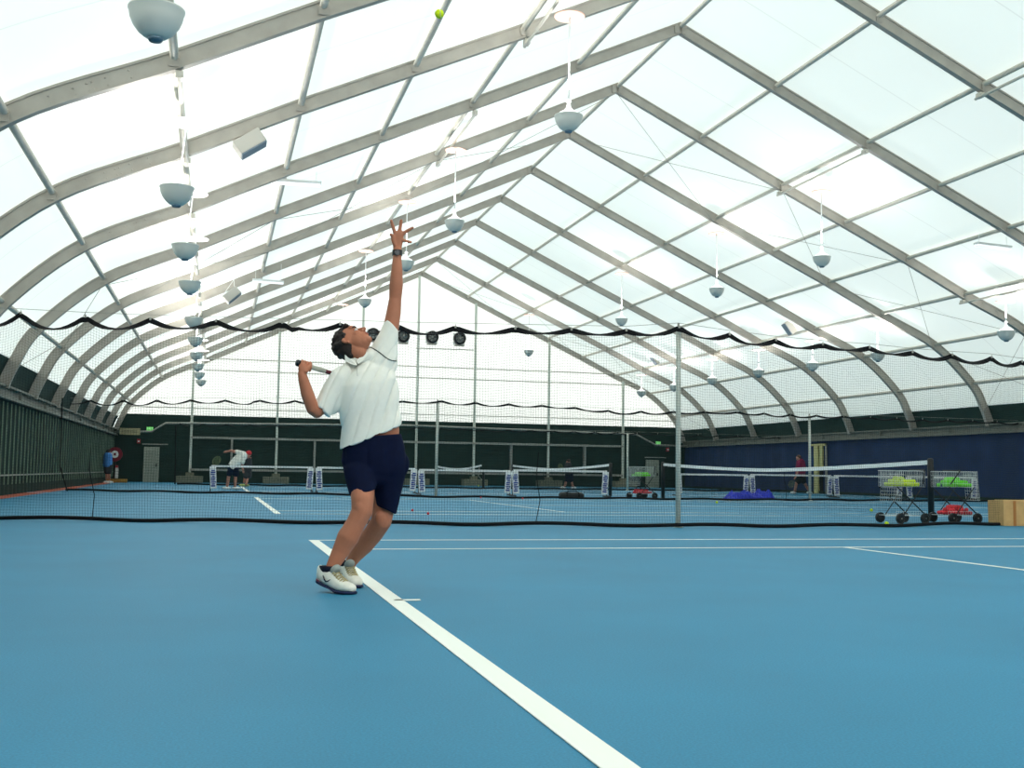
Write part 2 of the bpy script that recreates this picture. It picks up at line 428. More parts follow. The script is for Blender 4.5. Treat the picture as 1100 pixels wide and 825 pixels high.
# cross brace cables
for k, kn in ((3, 'middle'), (9, 'farthest')):
    for s, sn in ((-1, 'left'), (1, 'right')):
        for a, b, an in ((0, 2, 'next to the ridge'), (2, 4, 'halfway down'), (4, 6, 'above the curved eave'), (6, 8, 'at the curved eave')):
            (xa, za), (xb, zb) = HALF[a], HALF[b]
            pa, pb = (XR+s*xa, za-.28), (XR+s*(xb-.12), zb-.24)
            f1 = FY(k+1)-(.12 if k == 9 else 0)
            bm = tubes([[(pa[0], FY(k), pa[1]), (pb[0], f1, pb[1])], [(pa[0], f1, pa[1]), (pb[0], FY(k)+.02, pb[1])]], .007, 5)
            tag(finish('brace_cable', bm, M_rail), 'crossed steel cables in the %s braced bay, %s slope, %s' % (kn, sn, an), 'cable', 'roof brace cables')

# ---------------------------------------------------------------- far wall: posts, rails, doors, fans, signs
px_posts = [(205, 'left of the bent player'), (297, 'right of the bent player'), (387, 'behind the serving player'), (447, 'under the roof ridge'), (509, 'right of the ridge post'), (589, 'left of the dark-shirted walker'), (669, 'nearest the right-hand grey door')]
for px, where in px_posts:
    X = at(px, 480, Y=YE-.25).x
    r = thing('gable_post', 'tall grey metal post on the far wall, '+where, 'post', (X, YE-.25, 0), 0, 'far wall posts')
    top = roof_z(X)-.25
    part('shaft', box(0, 0, top/2+.1, .12, .12, top-.2, .01), mat('pale gable post', (198, 204, 192), .5, .1), r)
    part('base_block', box(0, -.25, .17, 1.3, .8, .34, .03), M_concrete, r)
    part('foot', box(0, -.1, .42, .4, .3, .18, .02), M_concrete, r)
for px, where in ((249, 'behind the bent player'), (338, 'behind the white-shirted server'), (549, 'above the middle mini net end'), (628, 'right of the dark-shirted walker')):
    X = at(px, 480, Y=YE-.2).x
    tag(finish('curtain_post', box(X, YE-.17, 1.47, .10, .30, 1.52, .01), M_rail), 'short grey upright on the dark green far wall '+where, 'post', 'short far wall uprights')
xl, xr = at(205, 480, Y=YE-.3).x, at(669, 480, Y=YE-.3).x
for z, wl in ((2.28, 'middle'), (.66, 'lowest')):
    tag(finish('wall_rail', box((xl+xr)/2, YE-.352, z, xr-xl, .07, .11, .01), M_rail), '%s long grey rail running across the dark green far wall' % wl, 'rail', 'far wall rails')
tag(finish('wall_cable_tray', tubes([[at(115, 464.5, Y=YE-.4), at(163, 463.5, Y=YE-.4), at(178, 454.5, Y=YE-.4), at(440, 457, Y=YE-.4), at(683, 466.5, Y=YE-.4), at(704, 478, Y=YE-.4), at(745, 480, Y=YE-.4)]], .055, 8), M_rail, None, True), 'grey pipe stepping down at both ends across the top of the green far wall', 'pipe')
for z, wl in ((6.35, 'upper'), (5.75, 'lower')):
    tag(finish('gable_rail', tubes([[(XR-prof_at(z)+.2, YE-.1, z), (XR+prof_at(z)-.2, YE-.1, z)]], .03, 6), M_purlin), '%s thin horizontal rail across the white gable wall' % wl, 'rail', 'gable rails')
tag(finish('gable_rail', tubes([[(XR-prof_at(3.75)+.2, YE-.1, 3.78), (XR+prof_at(3.75)-.2, YE-.1, 3.78)]], .025, 6), M_purlin), 'thin rail at the foot of the white gable fabric just above the green', 'rail', 'gable rails')
tag(finish('fan_rail', tubes([[at(447, 374, Y=YE-.3), at(509, 376, Y=YE-.3)]], .03, 6), M_purlin), 'short rail under the two right-hand fans', 'rail')
for (x, y), where in (((401, 359), 'leftmost, beside the raised arm'), ((433.5, 361), 'just right of the raised arm'), ((464.5, 362), 'second from the right'), ((494, 363.5), 'rightmost of the row')):
    c = at(x, y, Y=YE-.5)
    r = thing('wall_fan', 'round dark ventilation fan high on the far gable, '+where, 'fan', c, 0, 'gable fans')
    bm = bmesh.new(); lathe(bm, [(.24, 0), (.33, 0), (.34, .04), (.34, .26), (.22, .34), (.22, .30), (.30, .24), (.24, .03), (.24, 0)], 24)
    bm.transform(Matrix.Rotation(-PI/2, 4, 'X') @ Matrix.Translation((0, 0, -.1))); part('housing', bm, M_blackm, r, True)
    bm = bmesh.new(); rings = []
    for q in range(6):
        a = q*PI/3; M = Matrix.Rotation(a, 4, 'Y') @ Matrix.Translation((.13, 0, 0)) @ Matrix.Rotation(.5, 4, 'X')
        quadbox(bm, 0, 0, 0, .22, .012, .10, M)
    part('blade', bm, mat('fan blade grey', (120, 124, 122), .5, .3), r)
    bm = bmesh.new(); ball(bm, (0, -.04, 0), (.07, .05, .07)); part('hub', bm, M_rail, r, True)
    part('bracket', box(0, .12, -.38, .5, .35, .06), M_rail, r); part('mount_box', box(0, .28, 0, .62, .22, .62, .02), M_white, r)
# doors
def louvre_door(n, x0, x1, y0, y1, blk):
    a = at(x0, y0, Y=YE-.15); b = at(x1, y1, Y=YE-.15); wd = b.x-a.x; h = a.z
    bm = box((a.x+b.x)/2, YE-.12, h/2, wd, .08, h, .01)
    for i in range(22): quadbox(bm, (a.x+b.x)/2, YE-.18, .12+i*(h-.2)/22, wd-.12, .03, .035)
    for xx in (a.x+.02, b.x-.02, (a.x+b.x)/2): quadbox(bm, xx, YE-.18, h/2, .05, .05, h)
    o = struct('door_%d' % n, bm, mat('pale grey door', (158, 164, 150), .6, 0, .06, 3))
    hb = finish('door_closer', box(a.x+wd/2+.15, YE-.22, h+.14, wd+.5, .06, .05), M_rail, o)
    lb = finish('door_handle', box(b.x-.12, YE-.24, h*.48, .05, .08, .16, .01), M_blackm, o)
louvre_door(1, 155, 170, 480, 516, 0); louvre_door(2, 694, 707.5, 494, 525, 0)
def wall_sign(name, label, px, py, w_, h_, m, text=None, tcol=None):
    c = at(px, py, Y=YE-.04 if text else YE-.50); r = thing(name, label, 'sign', c)
    part('panel', box(0, 0, 0, w_, .06, h_, .008), m, r)
    if text:
        cu = bpy.data.curves.new('txt', 'FONT'); cu.body = text; cu.size = h_*.8; cu.align_x = 'CENTER'; cu.align_y = 'CENTER'; cu.extrude = .003
        t = bpy.data.objects.new('t', cu); COL.objects.link(t); dg = bpy.context.evaluated_depsgraph_get(); dg.update()
        me = bpy.data.meshes.new_from_object(t.evaluated_get(dg)); bpy.data.objects.remove(t)
        b2 = bmesh.new(); b2.from_mesh(me); b2.transform(Matrix.Translation((0, -.035, 0)) @ Matrix.Rotation(PI/2, 4, 'X')); part('lettering', b2, tcol, r)
    return r
M_exit = mat('green exit light', (120, 225, 110), .5, emit=.5)
wall_sign('exit_sign', 'small glowing green EXIT sign on the far wall above the left door', 161, 460.5, .32, .17, M_exit, 'EXIT', M_white)
wall_sign('exit_sign', 'small glowing green EXIT sign on the far wall above the right door', 707, 476, .28, .17, M_exit, 'EXIT', M_white)
s_ = wall_sign('notice_board', 'pale tan rectangular plate on the pipe near the far left corner', 139.5, 463.5, .98, .33, mat('tan plate', (160, 152, 116), .7, 0, .08, 6))
bm = bmesh.new()
quadbox(bm, -.02, -.034, .0, .74, .004, .012)
for i in range(9): quadbox(bm, -.36+i*.085, -.034, .0, .05, .004, .15)
part('faded_mark', bm, mat('faded grey mark', (128, 122, 96), .8), s_)
for (x, y), l in (((149, 474), 'small red alarm box on the green wall left of the left door'), ((717, 483), 'small red alarm box on the green wall above the right door')):
    c = at(x, y, Y=YE-.06); r = thing('alarm_box', l, 'alarm', c)
    part('case', box(0, 0, 0, .16, .1, .22, .02), mat('alarm red', (170, 30, 44), .4), r); part('lens', box(0, -.06, .0, .08, .04, .08, .01), M_white, r)
# opening in the right wall curtain
r = thing('curtain_doorway', 'tall narrow doorway with pale posts in the navy right-hand curtain', 'doorway', (24.75, 44.3, 0))
p1 = at(877, 478, X=24.78); p2 = at(882.5, 478, X=24.78); p0 = at(871, 478, X=24.78); p3 = at(887, 478, X=24.78)
part('post', box(24.78, p1.y, p1.z/2, .08, .34, p1.z, .01), mat('pale yellow wood', (190, 186, 130), .6), r, False, True)
part('post', box(24.78, p2.y, p1.z-.55, .08, .22, 1.1, .01), mat('pale yellow wood', 0), r, False, True)
part('post', box(24.80, p3.y, p1.z/2, .06, .12, p1.z, .01), M_rail, r, False, True)
part('lintel', box(24.78, (p0.y+p3.y)/2, p1.z, .08, p0.y-p3.y, .09, .01), mat('pale yellow wood', 0), r, False, True)
part('gap_shade_panel', box(24.84, (p1.y+p2.y)/2-.1, p1.z/2, .04, p1.y-p2.y-.2, p1.z-.05), mat('doorway shade black', (4, 5, 8), .95), r, False, True)  # near-black panel, the shade inside the doorway put into its colour

# ---------------------------------------------------------------- lamps
def make_lamp(drop, offx, label, loc, cone=True):
    r = thing('pendant_lamp', label, 'lamp', loc, 0, 'bowl lamps under the roof')
    bm = bmesh.new()
    out = [(.06, 0), (.10, .012), (.155, .055), (.20, .115), (.228, .18), (.240, .245), (.248, .255), (.248, .268), (.234, .268), (.218, .18), (.19, .12), (.14, .065), (.05, .03)]
    lathe(bm, [(0, 0)]+out+[(0, .03)], 28); part('bowl', bm, M_bowl, r, True)
    bm = bmesh.new(); lathe(bm, [(0, -.028), (.055, -.028), (.068, -.01), (.068, .02), (0, .03)], 18); part('lamp_cap', bm, M_bowlcap, r, True)
    if cone:
        bm = bmesh.new(); lathe(bm, [(.23, .262), (.17, .315), (.09, .36), (.045, .41), (.028, .50), (0, .50)], 24); part('lens_cone', bm, M_glow2, r, True)
        bm = bmesh.new(); lathe(bm, [(0, .50), (.05, .51), (.05, .53), (.03, .56), (0, .56)], 16); part('bulb', bm, M_glow2, r, True)
    else:
        bm = bmesh.new(); ball(bm, (0, 0, .20), (.15, .15, .04)); part('bulb', bm, M_glow, r, True)
    bm = bmesh.new(); tube(bm, [(0, 0, .05 if not cone else .5), (offx, 0, drop)], .011 if not cone else .016, 6); part('cord', bm, M_white, r)
    bm = bmesh.new(); lathe(bm, [(0, drop), (.26, drop), (.27, drop+.02), (.05, drop+.05), (0, drop+.05)], 28, (offx, 0, 0)); part('ceiling_disc', bm, M_glow2 if not cone else mat('pale pink disc', (228, 184, 168), .6), r, True)  # discs over open bowls glow themselves, standing in for the lamp light they catch
    return r
def lamp_light(loc, e, rad=.2):
    l = bpy.data.lights.new('lamp_light', 'AREA'); l.shape = 'DISK'; l.size = rad*2; l.energy = e; l.color = (1, .96, .92)
    o = bpy.data.objects.new('lamp_light', l); COL.objects.link(o); o.location = loc; o.rotation_euler = (PI, 0, 0)
    return o
Lrow = [(168, 14, 10.108), (190, 202, 16.57), (199, 263, 20.91), (204, 302, 25.1), (208, 340, 31.2), (210, 361, 36.1), (211, 377, 40.9), (212.5, 389, 45.5), (214, 398, 49.7), (216, 406, 54.1)]
nth = ['nearest and largest', 'second', 'third', 'fourth', 'fifth', 'sixth', 'seventh', 'eighth', 'ninth', 'last and smallest']
for i, (x, y, Y) in enumerate(Lrow):
    c = at(x, y+4, Y=Y); c.z -= .20
    make_lamp(1.22, .1, 'grey bowl uplighter in the left-hand row, %s from the viewer' % nth[i], c, False)
    lamp_light(c+V(0, 0, .37), 75)
Mrow = [(610, 17.75), (489, 26.2), (438, 31.8), (395, 39.5), (372, 52.8)]
for i, (x, Y) in enumerate(Mrow):
    X = at(x, 200, Y=Y).x
    make_lamp(2.02, 0, 'white cone-topped pendant lamp left of the ridge, %s from the viewer' % ['nearest', 'second', 'third beside the raised hand', 'fourth', 'farthest'][i], V(X, Y, 6.61), True)
    lamp_light(V(X, Y, 7.35), 60)
for i, (x, Y, z) in enumerate([(883, 26.5, 6.43), (770, 32.3, 6.46), (668, 40.5, 6.55), (569, 52.8, 6.55)]):
    X = at(x, 300, Y=Y).x
    make_lamp(2.05, 0, 'white cone-topped pendant lamp on the right slope upper row, %s from the viewer' % ['nearest', 'second', 'third', 'farthest'][i], V(X, Y, z), True)
    lamp_light(V(X, Y, z+.66), 60)
for i, (x, y, Y) in enumerate([(1081, 366, 26.3), (943, 388, 33.2), (873, 398, 36.9), (815, 405, 40.8), (765, 413, 45.2), (724, 420, 48.9), (689, 426, 52.9)]):
    c = at(x, y, Y=Y)
    make_lamp(1.10, 0, 'white cone-topped pendant lamp low above the right eave, %s from the viewer' % ['nearest', 'second', 'third', 'fourth', 'fifth', 'sixth', 'farthest'][i], c, True)
    lamp_light(c+V(0, 0, .66), 45)

# slanted box heaters and thin strip lights under the roof
for (x, y, Y, rot, sc, l) in ((268, 154, 19.6, -.62, 1.0, 'white box loudspeaker tilted under the roof, nearest of the left pair'), (249, 317, 35.5, -.75, 1.0, 'white box loudspeaker tilted under the roof, farther of the left pair'),
                    (848, 352, 38, .95, 1.0, 'white box loudspeaker tilted under the right slope, nearer one'), (704, 386, 52, .9, 1.0, 'white box loudspeaker tilted under the right slope, farther one')):
    c = at(x, y, Y=Y); r = thing('hanging_speaker', l, 'speaker', c, 0, 'tilted speakers under the roof')
    M = Matrix.Rotation(-.10, 4, 'X') @ Matrix.Rotation(rot, 4, 'Y')
    part('cabinet', box(0, 0, 0, .52, .30, .27, .02, M), mat('cream speaker shell', (190, 186, 176), .5), r)
    part('grille', box(0, .0, -.142, .50, .28, .03, .004, M), mat('grey grille', (120, 134, 144), .6), r)
    rz_ = roof_z(c.x)-c.z-.2; a = M @ V(-.24, 0, .16); b = M @ V(.24, 0, .16)
    part('bracket', tubes([[a, (.05, 0, rz_)], [b, (.05, 0, rz_)]], .010, 6), M_white, r)
for (xa, ya, xb, yb, Y, l) in ((291, 195, 345, 198.5, 24.3, 'thin white strip light under the left slope, nearer one'), (271, 301.5, 305, 304, 35.5, 'thin white strip light under the left slope, farther one'),
                    (1048, 262.5, 1085, 267, 24.5, 'thin white strip light under the right slope, nearer one'), (803, 332, 829, 334, 40, 'thin white strip light under the right slope, farther one')):
    a, b = at(xa, ya, Y=Y), at(xb, yb, Y=Y); c = (a+b)/2; L = (b-a).length
    r = thing('strip_light', l, 'light', c, 0, 'strip lights under the roof')
    M = Matrix.Rotation(-math.asin((b.z-a.z)/L), 4, 'Y')
    part('housing', box(0, 0, .03, L, .18, .06, .01, M), M_white, r); part('diffuser', box(0, 0, -.02, L*.97, .14, .05, .015, M), M_glow2, r)
    rz_ = roof_z(c.x)-c.z-.15
    part('hanger_wire', tubes([[(L*.4, 0, .05), (L*.4, 0, rz_+.0)], [(-L*.4, 0, .05), (-L*.4, 0, rz_-.0)]], .006, 5), M_white, r)

# ---------------------------------------------------------------- divider nets
def interp(tbl, x):
    if x <= tbl[0][0]: return tbl[0][1]
    for (a, b), (c, d) in zip(tbl, tbl[1:]):
        if x <= c:
            t = (x-a)/(c-a); t = t*t*(3-2*t) if False else t; return b+(d-b)*t
    return tbl[-1][1]
def divider(label, x0, x1, ytab, ztab, hook, sag, cell, tw, bandw, ropew, phase=0., ph2=1., peaks=None):
    root = thing('divider_net', label, 'net', (x0, interp(ytab, x0), 0), 0, 'court divider nets')
    def yb(x): return interp(ytab, x)+.03*math.sin(x*1.9+ph2)+.02*math.sin(x*4.3)
    def yt(x): return interp(ytab, x)*.5+.5*(interp(ytab, x))
    if peaks is None:
        peaks = [phase+hook*i for i in range(int((x0-phase)/hook)-1, int((x1-phase)/hook)+3)]
    def ufrac(x):
        for a, b in zip(peaks, peaks[1:]):
            if a <= x < b: return (x-a)/(b-a)
        return 0.
    def zt(x):
        u = ufrac(x); return interp(ztab, x)-sag*4*u*(1-u)*(1+.30*math.sin(x*1.3))*(1.25 if x < 0 else .65)
    def Pn(x, t):
        z = .03+t*(zt(x)-.03); return V(x+.03*math.sin(z*2.3+x*1.7)*(1-t), yb(x)*(1-t)+yt(x)*t+.05*math.sin(x*2.6+z)*math.sin(PI*t), z)
    bm = bmesh.new(); n = int((x1-x0)/cell)
    sec3 = [(tw*.6, 0), (-tw*.3, tw*.5), (-tw*.3, -tw*.5)]
    for i in range(n+1):
        x = x0+(x1-x0)*i/n; sweep(bm, [Pn(x, t/5) for t in range(6)], sec3, False)
    m = int(2.7/cell); seg = int((x1-x0)/.22)
    for j in range(m+1):
        sweep(bm, [Pn(x0+(x1-x0)*i/seg, j/m) for i in range(seg+1)], sec3, False)
    part('netting', bm, M_string, root, False, True)
    # scalloped top band: flat ribbon that rolls between hooks
    bm = bmesh.new(); seg = int((x1-x0)/.09); prev = None
    for i in range(seg+1):
        x = x0+(x1-x0)*i/seg; u = ufrac(x); p = V(x, yt(x)-.015, zt(x))
        roll = 1.25*max(0, math.sin(PI*u*1.0))**1.5*(1 if x < XR else .75)
        hgt = V(0, math.sin(roll), math.cos(roll))*bandw/2; th = V(0, math.cos(roll), -math.sin(roll))*.006
        ring = [bm.verts.new(p+hgt+th), bm.verts.new(p+hgt-th), bm.verts.new(p-hgt-th), bm.verts.new(p-hgt+th)]
        if prev:
            for a in range(4): bm.faces.new((prev[a], prev[(a+1) % 4], ring[(a+1) % 4], ring[a]))
        prev = ring
    part('top_band', bm, M_black, root, False, True)
    bm = bmesh.new(); seg = int((x1-x0)/.15)
    tube(bm, [V(x0+(x1-x0)*i/seg, yb(x0+(x1-x0)*i/seg), ropew+.012+.012*math.sin(i*.43)) for i in range(seg+1)], ropew, 8)
    part('bottom_hem', bm, M_black, root, True, True)
    x = x0-((x0-phase) % hook)+hook; k = 0; bm0 = None
    hooks = [x for x in peaks if x0 < x < x1]
    for x in hooks:
        bm = bmesh.new(); p = V(x, yt(x)-.03, interp(ztab, x)+.012); quadbox(bm, p.x, p.y, p.z, .026, .014, .035); tube(bm, [p, p+V(0, .0, .04)], .004, 5)
        part('hook', bm, M_rail, root, False, True)
    bm = tubes([[V(x, yt(x), interp(ztab, x)+.07) for x in [x0]+hooks+[x1]]], .004, 5)
    part('support_cable', bm, M_rail, root, False, True)
    # long vertical lacing cords
    for f in ((.105, .30, .62) if tw < .0025 else (.3, .7)):
        x = x0+(x1-x0)*f; bm = tubes([[Pn(x+.04*math.sin(t*2), t/8)+V(0, -.01, 0) for t in range(4)]], .006, 5); part('lacing', bm, M_black, root, False, True)
    return root
Y1 = [(-5.8, 16.7), (-3.9, 16.3), (-1.3, 15.7), (1.2, 15.05), (3.2, 14.8), (5.4, 14.5), (8, 14.5), (11.0, 15.2), (12, 15.62), (16, 15.7), (25, 16)]
Z1 = [(-5.8, 2.86), (-3.62, 2.81), (-2.77, 2.78), (-1.91, 2.76), (-1.04, 2.75), (-0.16, 2.74), (0.61, 2.73), (1.39, 2.72), (2.17, 2.73), (3.00, 2.74), (3.79, 2.75), (4.57, 2.76), (5.33, 2.83), (6.11, 2.76), (6.85, 2.71), (7.61, 2.68), (8.46, 2.68), (9.34, 2.67), (10.20, 2.68), (11.11, 2.70), (25, 2.72)]
PK1 = [-6.2, -5.3, -4.45]+[p[0] for p in Z1[1:-1]]+[12.0+.86*i for i in range(16)]
divider('black-edged court divider net nearest the player, wavy top band across the whole hall', -5.8, 24.7, Y1, Z1, .90, .12, .037, .0022, .075, .026, .31, 1., PK1)
Y2 = [(-5.4, 35.6), (-1.8, 33.8), (3.4, 32.1), (5, 30.6), (8.6, 30.5), (14, 30), (16.7, 30.5), (24.6, 31)]
Z2 = [(-5.4, 2.72), (3, 2.74), (5, 2.72), (8.6, 2.66), (10.2, 2.56), (14, 2.62), (24.6, 2.62)]
divider('second court divider net, behind the tennis net with the ball carts', -5.3, 24.6, Y2, Z2, .98, .10, .045, .0028, .06, .03, .2)
Y3 = [(-4, 50.5), (7.5, 47.6), (13, 47), (24.6, 47)]
Z3 = [(-4, 2.66), (24.6, 2.56)]
divider('farthest court divider net, its wavy top against the dark green wall', -2.6, 24.6, Y3, Z3, 1.0, .10, .07, .0036, .05, .035, .4)
# edge ropes of the second and third nets
tag(finish('edge_rope', tubes([[(-5.45, 35.0, 2.75), (-5.42, 34.9, 1.6), (-5.38, 34.6, .75), (-5.1, 34.2, .03)]], .02, 6), M_black), 'black rope hanging down the left end of the second divider net', 'rope')
tag(finish('edge_rope', tubes([[(-2.75, 50.3, 2.6), (-2.7, 50.2, 1.2), (-2.68, 50.0, .03)]], .03, 6), M_black), 'black rope hanging in front of the far left door', 'rope')
# white divider poles
def net_pole(px, Y, top, rad, label):
    X = at(px, 520, Y=Y).x; r = thing('net_pole', label, 'pole', (X, Y, 0), 0, 'white divider poles')
    bm = bmesh.new(); lathe(bm, [(0, 0), (rad, 0), (rad, top-.01), (rad*.8, top), (0, top)], 14); part('shaft', bm, M_pole, r, True)
    bm = bmesh.new(); lathe(bm, [(0, 0), (rad*2.0, 0), (rad*2.0, .012), (rad*1.1, .03), (0, .03)], 16); part('base_plate', bm, M_pole, r, True)
    bm = bmesh.new(); lathe(bm, [(0, top), (rad*.5, top), (rad*.45, top+.05), (0, top+.06)], 10); part('top_hook', bm, M_rail, r, True)
net_pole(728.5, 14.6, 2.86, .036, 'tall white pole at the nearest divider net, right of centre')
net_pole(468.5, 30.75, 2.72, .042, 'white pole at the second divider net, just right of the serving player')
net_pole(870, 30.55, 2.62, .04, 'white pole at the second divider net, right of the blue heap')
net_pole(674, 46.8, 2.55, .045, 'thin white pole at the farthest divider net, left of the grey door')

# ---------------------------------------------------------------- tennis nets
def tennis_net(y0, y1, label, X=11.885, hp=1.07, cell=.045):
    r = thing('tennis_net', label, 'net', (X, (y0+y1)/2, 0)); ym = (y0+y1)/2
    def zt(y): u = abs(y-ym)/((y1-y0)/2); return .914+(hp-.914)*u**1.5
    bm = bmesh.new(); n = int((y1-y0-.1)/cell); tw = .0028; sec3 = [(tw*.6, 0), (-tw*.3, tw*.5), (-tw*.3, -tw*.5)]
    ya, yb = y0+.05, y1-.05
    for i in range(n+1):
        y = ya+(yb-ya)*i/n; sweep(bm, [V(X, y, .04), V(X, y, zt(y)-.03)], sec3, False)
    for j in range(20):
        sweep(bm, [V(X, ya+(yb-ya)*i/16, .04+(zt(ya+(yb-ya)*i/16)-.07)*j/19) for i in range(17)], sec3, False)
    part('netting', bm, M_black, r, False, True)
    bm = bmesh.new()
    sweep(bm, [V(X, ya+(yb-ya)*i/24, zt(ya+(yb-ya)*i/24)-.03) for i in range(25)], [(-.04, -.012), (.04, -.012), (.04, .012), (-.04, .012)], True, V(0, 0, 1))
    part('top_tape', bm, M_tape, r, False, True)
    for y in (y0, y1):
        bm = bmesh.new(); lathe(bm, [(0, 0), (.055, 0), (.055, hp+.02), (.04, hp+.04), (0, hp+.05)], 14, (X, y, 0)); p = part('post', bm, M_blackm, r, True, True)
        bm = bmesh.new(); quadbox(bm, X, y, hp-.2, .09, .09, .16); part('winder', bm, M_blackm, p, False, True)
tennis_net(17.94, 30.74, 'full-size tennis net with white tape and black posts, beside the ball carts')
tennis_net(35.3, 48.1, 'far full-size tennis net with white tape, seen edge-on left of the grey door')
def mini_net(xa, xb, Y, h, label, ya=None, yb=None):
    a = at(xa, 525, Y=Y); b = at(xb, 525, Y=Y); X0, X1 = a.x, b.x
    r = thing('mini_net', label, 'net', ((X0+X1)/2, Y, 0), 0, 'portable mini nets')
    bm = bmesh.new(); tw = .003; sec3 = [(tw*.6, 0), (-tw*.3, tw*.5), (-tw*.3, -tw*.5)]
    n = int((X1-X0)/.06)
    for i in range(n+1):
        x = X0+(X1-X0)*i/n; sweep(bm, [V(x, Y, .06), V(x, Y, h-.05)], sec3, False)
    for j in range(14): sweep(bm, [V(X0, Y, .06+(h-.11)*j/13), V(X1, Y, .06+(h-.11)*j/13)], sec3, False)
    part('netting', bm, M_string, r, False, True)
    part('top_tape', box((X0+X1)/2, Y, h-.02, X1-X0, .02, .06), M_tape, r, False, True)
    for x, s in ((X0, 1), (X1, -1)):
        lean = -s*.10
        M = Matrix.Translation((x, Y-.03, 0)) @ Matrix.Shear('XY', 4, (lean, 0)) if False else Matrix.Translation((x, Y-.03, 0)) @ Matrix.Rotation(-s*.06, 4, 'Y')
        bn = part('end_banner', box(s*.10, 0, h*.53, .20, .025, h*.86, .004, M), M_tape, r, False, True)
        bm = bmesh.new()
        for q in range(9):
            z = h*.20+q*h*.075; wq = (.13, .10, .15, .12, .14, .09, .13, .15, .11)[q]
            quadbox(bm, s*.10+(q % 3-1)*.008, -.017, z, wq, .006, h*.05, M)
        part('blue_lettering', bm, mat('blue print', (24, 52, 140), .7), bn, False, True)
        part('upright', tubes([[(x, Y+.02, .03), (x-s*.0, Y+.02, h)]], .018, 8), M_blackm, r, False, True)
        part('foot', tubes([[(x, Y-.35, .025), (x, Y+.35, .025)]], .022, 8), M_blackm, r, False, True)
for i, (xa, xb, Y, h, l) in enumerate([(226, 335, 37.2, .83, 'low portable mini net in front of the bent white-shirted player'), (340, 446, 36.2, .83, 'low portable mini net right behind the serving player'),
        (450, 548, 34.5, .80, 'low portable mini net between the server and the middle banner'), (551, 652, 33.4, .83, 'low portable mini net left of the black post, near the black bag'),
        (727, 803, 36.5, .78, 'low portable mini net behind the tall pole, left of the blue heap'), (806, 893, 37, .80, 'low portable mini net behind the blue heap and white pole'),
        (896, 968, 35.3, .80, 'low portable mini net left of the ball carts'), (974, 1048, 32.4, .80, 'rightmost low portable mini net, behind the ball carts')]):
    mini_net(xa, xb, Y, h, l)
# small far net
tag_X0, tag_X1 = at(468, 520, Y=52).x, at(517, 520, Y=52).x
r = thing('practice_net', 'small far net with sagging white tape and leaning black post', 'net', (tag_X0, 52, 0))
bm = bmesh.new(); pts = [V(tag_X0+(tag_X1-tag_X0)*t/10, 52, .98-.16*math.sin(PI*t/10)*(1) + .08*t/10) for t in range(11)]
sweep(bm, pts, [(-.04, -.01), (.04, -.01), (.04, .01), (-.04, .01)], True, V(0, 0, 1)); part('top_tape', bm, M_tape, r, False, True)
part('post', tubes([[(tag_X1+.1, 52, 0), (tag_X1+.1, 52, .75)]], .06, 8), M_blackm, r, False, True)
part('brace', tubes([[(tag_X1-.1, 52, 1.02), (tag_X1-.15, 52, .55), (tag_X1+.1, 52, .3)]], .02, 6), M_rail, r, False, True)

# ---------------------------------------------------------------- balls
bm = bmesh.new(); ball(bm, (0, 0, 0), .0335, 12); me_ball = {}
for nm, m in (('yellow', M_yel), ('green', M_grn), ('red', M_rdb)):
    me = bpy.data.meshes.new('tennis_ball'); bm.to_mesh(me); me.materials.append(m)
    for p in me.polygons: p.use_smooth = True
    me_ball[nm] = me
bm.free()
def tball(c, col, label, group=None, sc=1.):
    o = bpy.data.objects.new('tennis_ball', me_ball[col]); COL.objects.link(o); o.location = c; o.scale = (sc,)*3
    return tag(o, label, 'ball', group)
tossed = tball(at(472, 15, Y=7.5), 'yellow', 'yellow-green tennis ball tossed high in the air above the player')
bm = bmesh.new()
seam = [V(.0337*math.cos(t)*math.sqrt(max(0, 1-.0)), .0, 0) for t in (0,)]
pts = []
for i in range(49):
    t = 2*PI*i/48; a, b = .75, .25
    p = V(a*math.cos(t)+b*math.cos(3*t), a*math.sin(t)-b*math.sin(3*t), 2*math.sqrt(a*b)*math.sin(2*t)); pts.append(p.normalized()*.0332)
tube(bm, pts, .0014, 5); finish('seam', bm, M_tape, tossed)
for (x, y, l) in ((936, 548, 'yellow ball on the floor left of the ball carts'), (952.5, 562.5, 'yellow ball on the floor at the front net hem beside the cart wheels'), (770, 539.5, 'yellow ball on the floor between the tall pole and the blue heap'), (514, 522, 'tiny yellow ball by the far leaning post')):
    p = at(x, y, Z=.034)
    tball(V(p.x, p.y, .034), 'yellow', l, None, 1.0)
for (x, y, l) in ((516.5, 534, 'small red ball on the floor right of the white pole'), (561.5, 535, 'small red ball on the floor below the middle banner'), (443, 547.5, 'small red ball on the blue floor right of the player shorts'), (460, 551, 'lowest small red ball on the blue floor')):
    p = at(x, y, Z=.034); tball(V(p.x, p.y, .024), 'red', l, None, .7)

